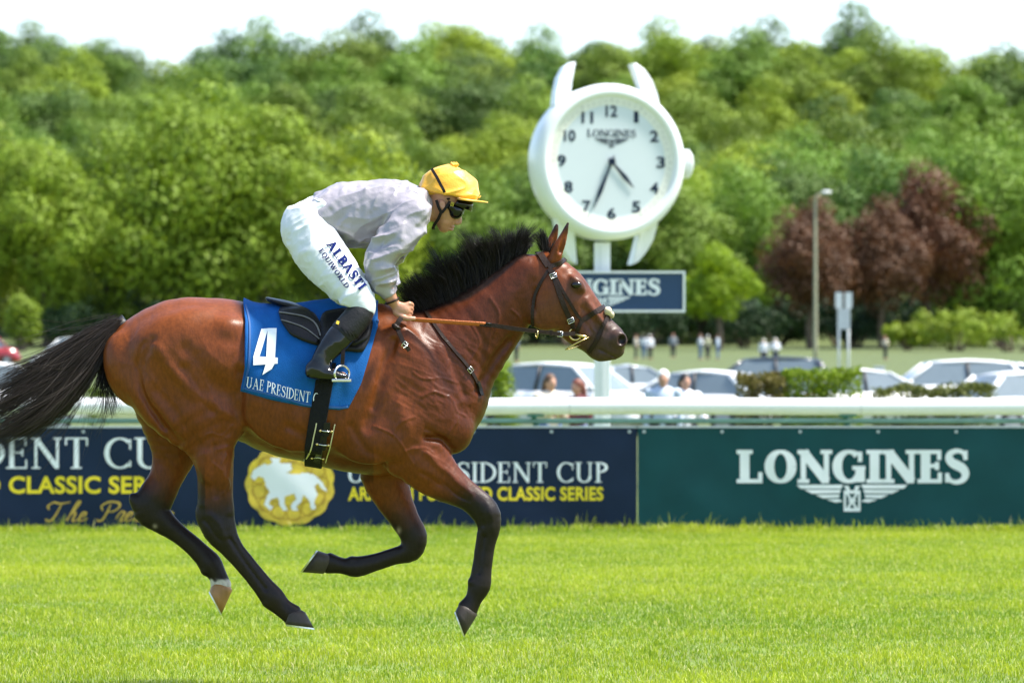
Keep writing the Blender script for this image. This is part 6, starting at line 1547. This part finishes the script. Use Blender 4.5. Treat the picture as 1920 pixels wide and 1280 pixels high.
# helmet with its silk cover
H_ = Field(P(775, 392, -.15), P(925, 302, .15), .0045)
H_.ell(P(841, 361, 0), (.130, .112, .120), .0)
H_.plane(P(840, 366, 0), (P(836, 390) - P(841, 366)) * [1, 0, 1], .012)
hv_, hf_ = H_.mesh(); hv_ = relax(hv_, hf_, 2); hn_ = vnormals(hv_, hf_); hx, hy = topx(hv_)
rimm = sstep(338, 372, hy - .18 * (hx - 840))
hv_ = hv_ + hn_ * (fold(hv_, (.9, .2, -.2), 15, .016, 21, 3.5) * (.25 + rimm) + fold(hv_, (.5, .2, .8), 10, .012, 22, 3) + fold(hv_, (.8, .1, .3), 24, .006, 23, 3.5, 3))[:, None]
hm = link('helmet', fastmesh('helmet', hv_, hf_), m_silkcap, jk); HB2 = bvh_of(hv_, hf_)
mb = MB(); rg = []
for a in np.linspace(-1.25, 1.25, 19):
    ca, sa = math.cos(a), math.sin(a); inn = P(876, 372.5, 0); out_ = (.020 + .040 * max(ca, 0) ** .8)
    base = P(846 + 44 * ca, 370 + 6.5 * ca, .108 * sa); d_ = Vector((ca, sa * .45, -.10)).normalized()
    q0 = Vector(base) - d_ * .012; q1 = Vector(base) + d_ * out_
    rg.append([q0 + Vector((0, 0, .006)), q1 + Vector((0, 0, .002)), q1 - Vector((0, 0, .004)), q0 - Vector((0, 0, .006))])
mb.rings(rg); mb.build('peak', m_silkcap, hm, smooth=True)
Fk = Field(P(838, 316, -.03), P(866, 298, .03), .0028)
for i in range(9): Fk.chain(S5([(851, 314, 3, .008, 0), (846 + i * 1.6, 305 + (i % 3) * 1.8, 1.9, .005, .012 * math.sin(i * 2.1))]), .004, up=1)
link('pompom', fastmesh('pompom', *Fk.mesh()), m_silkcap, hm)
Fk = Field(P(886, 376, -.03), P(906, 358, .03), .0028); Fk.ell(P(895, 367, 0), (.017, .015, .012), .002); Fk.ell(P(898, 366, 0), (.007, .02, .006), .004, 'sub')
link('knot', fastmesh('knot', *Fk.mesh()), m_silkcap, hm)
m_strapk = mat('black elastic', (.016, .013, .012), .6, .15, 40, spec=.15)
for near in (True, False):
    mb = MB(); strap(mb, [(811, 319), (820, 334), (828, 350), (836, 365), (842, 374)], 5.5, HB2, .007, .004, near=near, up=5); mb.build('goggle_strap', m_strapk, hm)
    s_ = -1 if near else 1
    mb = MB(); q_ = [Vector(P(a, b, s_ * y)) for a, b, y in ((818, 375, .086), (822, 388, .086), (827, 398, .080), (822, 410, .070), (814, 422, .052), (812, 427, .03), (813, 429, 0.0))]; ribbon(mb, q_, [Vector((0, s_, 0))] * 5 + [Vector((0, s_ * .4, -1))] * 2, [.013, .013, .015, .014, .014, .014, .014], .005); mb.build('chin_strap', m_strapk, hm)
    mb = MB(); q_ = [Vector(P(a, b, s_ * y)) for a, b, y in ((843, 377, .083), (837, 388, .084), (830, 397, .081), (826, 400, .079))]; ribbon(mb, q_, [Vector((0, s_, 0))] * 4, [.012, .012, .013, .012], .005); mb.build('chin_strap', m_strapk, hm)
mb = MB(); buckle(mb, Vector(P(848, 383, -.084)), Vector((0, -1, 0)), Vector((.3, 0, 1)), .016, .011, .0016); mb.build('buckle', mat('yellow buckle', (.65, .55, .04), .4, .05), hm, smooth=True)
# goggles and the dark shade above them
m_lens = mat('black lens', (.004, .004, .005), .05, .02, 10, coat=.0, spec=.4)
Fg = Field(P(836, 418, -.10), P(880, 370, .10), .0034)
Fg.chain(S5([(854, 392, 14, .034, -.044), (858, 394, 14.5, .03, 0), (854, 392, 14, .034, .044)]), .01, up=3)
for s_ in (-1, 1): E(Fg, 855, 398, s_ * .042, 13, 13, .034, .012); E(Fg, 845, 388, s_ * .070, 7, 6, .014, .012)
Fg.chain(S5([(862, 412, 8, .014, 0), (858, 418, 8, .02, 0)]), .006, 'sub', up=1)
gv_, gf_ = Fg.mesh(); link('goggles', fastmesh('goggles', relax(gv_, gf_, 2), gf_), m_lens, hm)
mb = MB(); rg = []
for a in np.linspace(-1.2, 1.2, 17):
    ca, sa = math.cos(a), math.sin(a); rg.append([Vector(P(840 + 46 * ca + dx, 378 + 3.5 * ca + dy, .098 * sa)) for dx, dy in ((0, -5), (2, -5), (-1, 15 * ca), (-4, 15 * ca))])
mb.rings(rg); mb.build('shade', m_lens, hm, smooth=True)
# hair at the nape
Fh = Field(P(795, 405, -.10), P(850, 345, .10), .0045); Fh.ell(P(833, 372, 0), (.092, .082, .085), .0); Fh.plane(P(822, 0, 0), (1, 0, -.25), .01)
v_, f_ = Fh.mesh(); link('hair', fastmesh('hair', v_, f_), HAIR['dark'], jk)
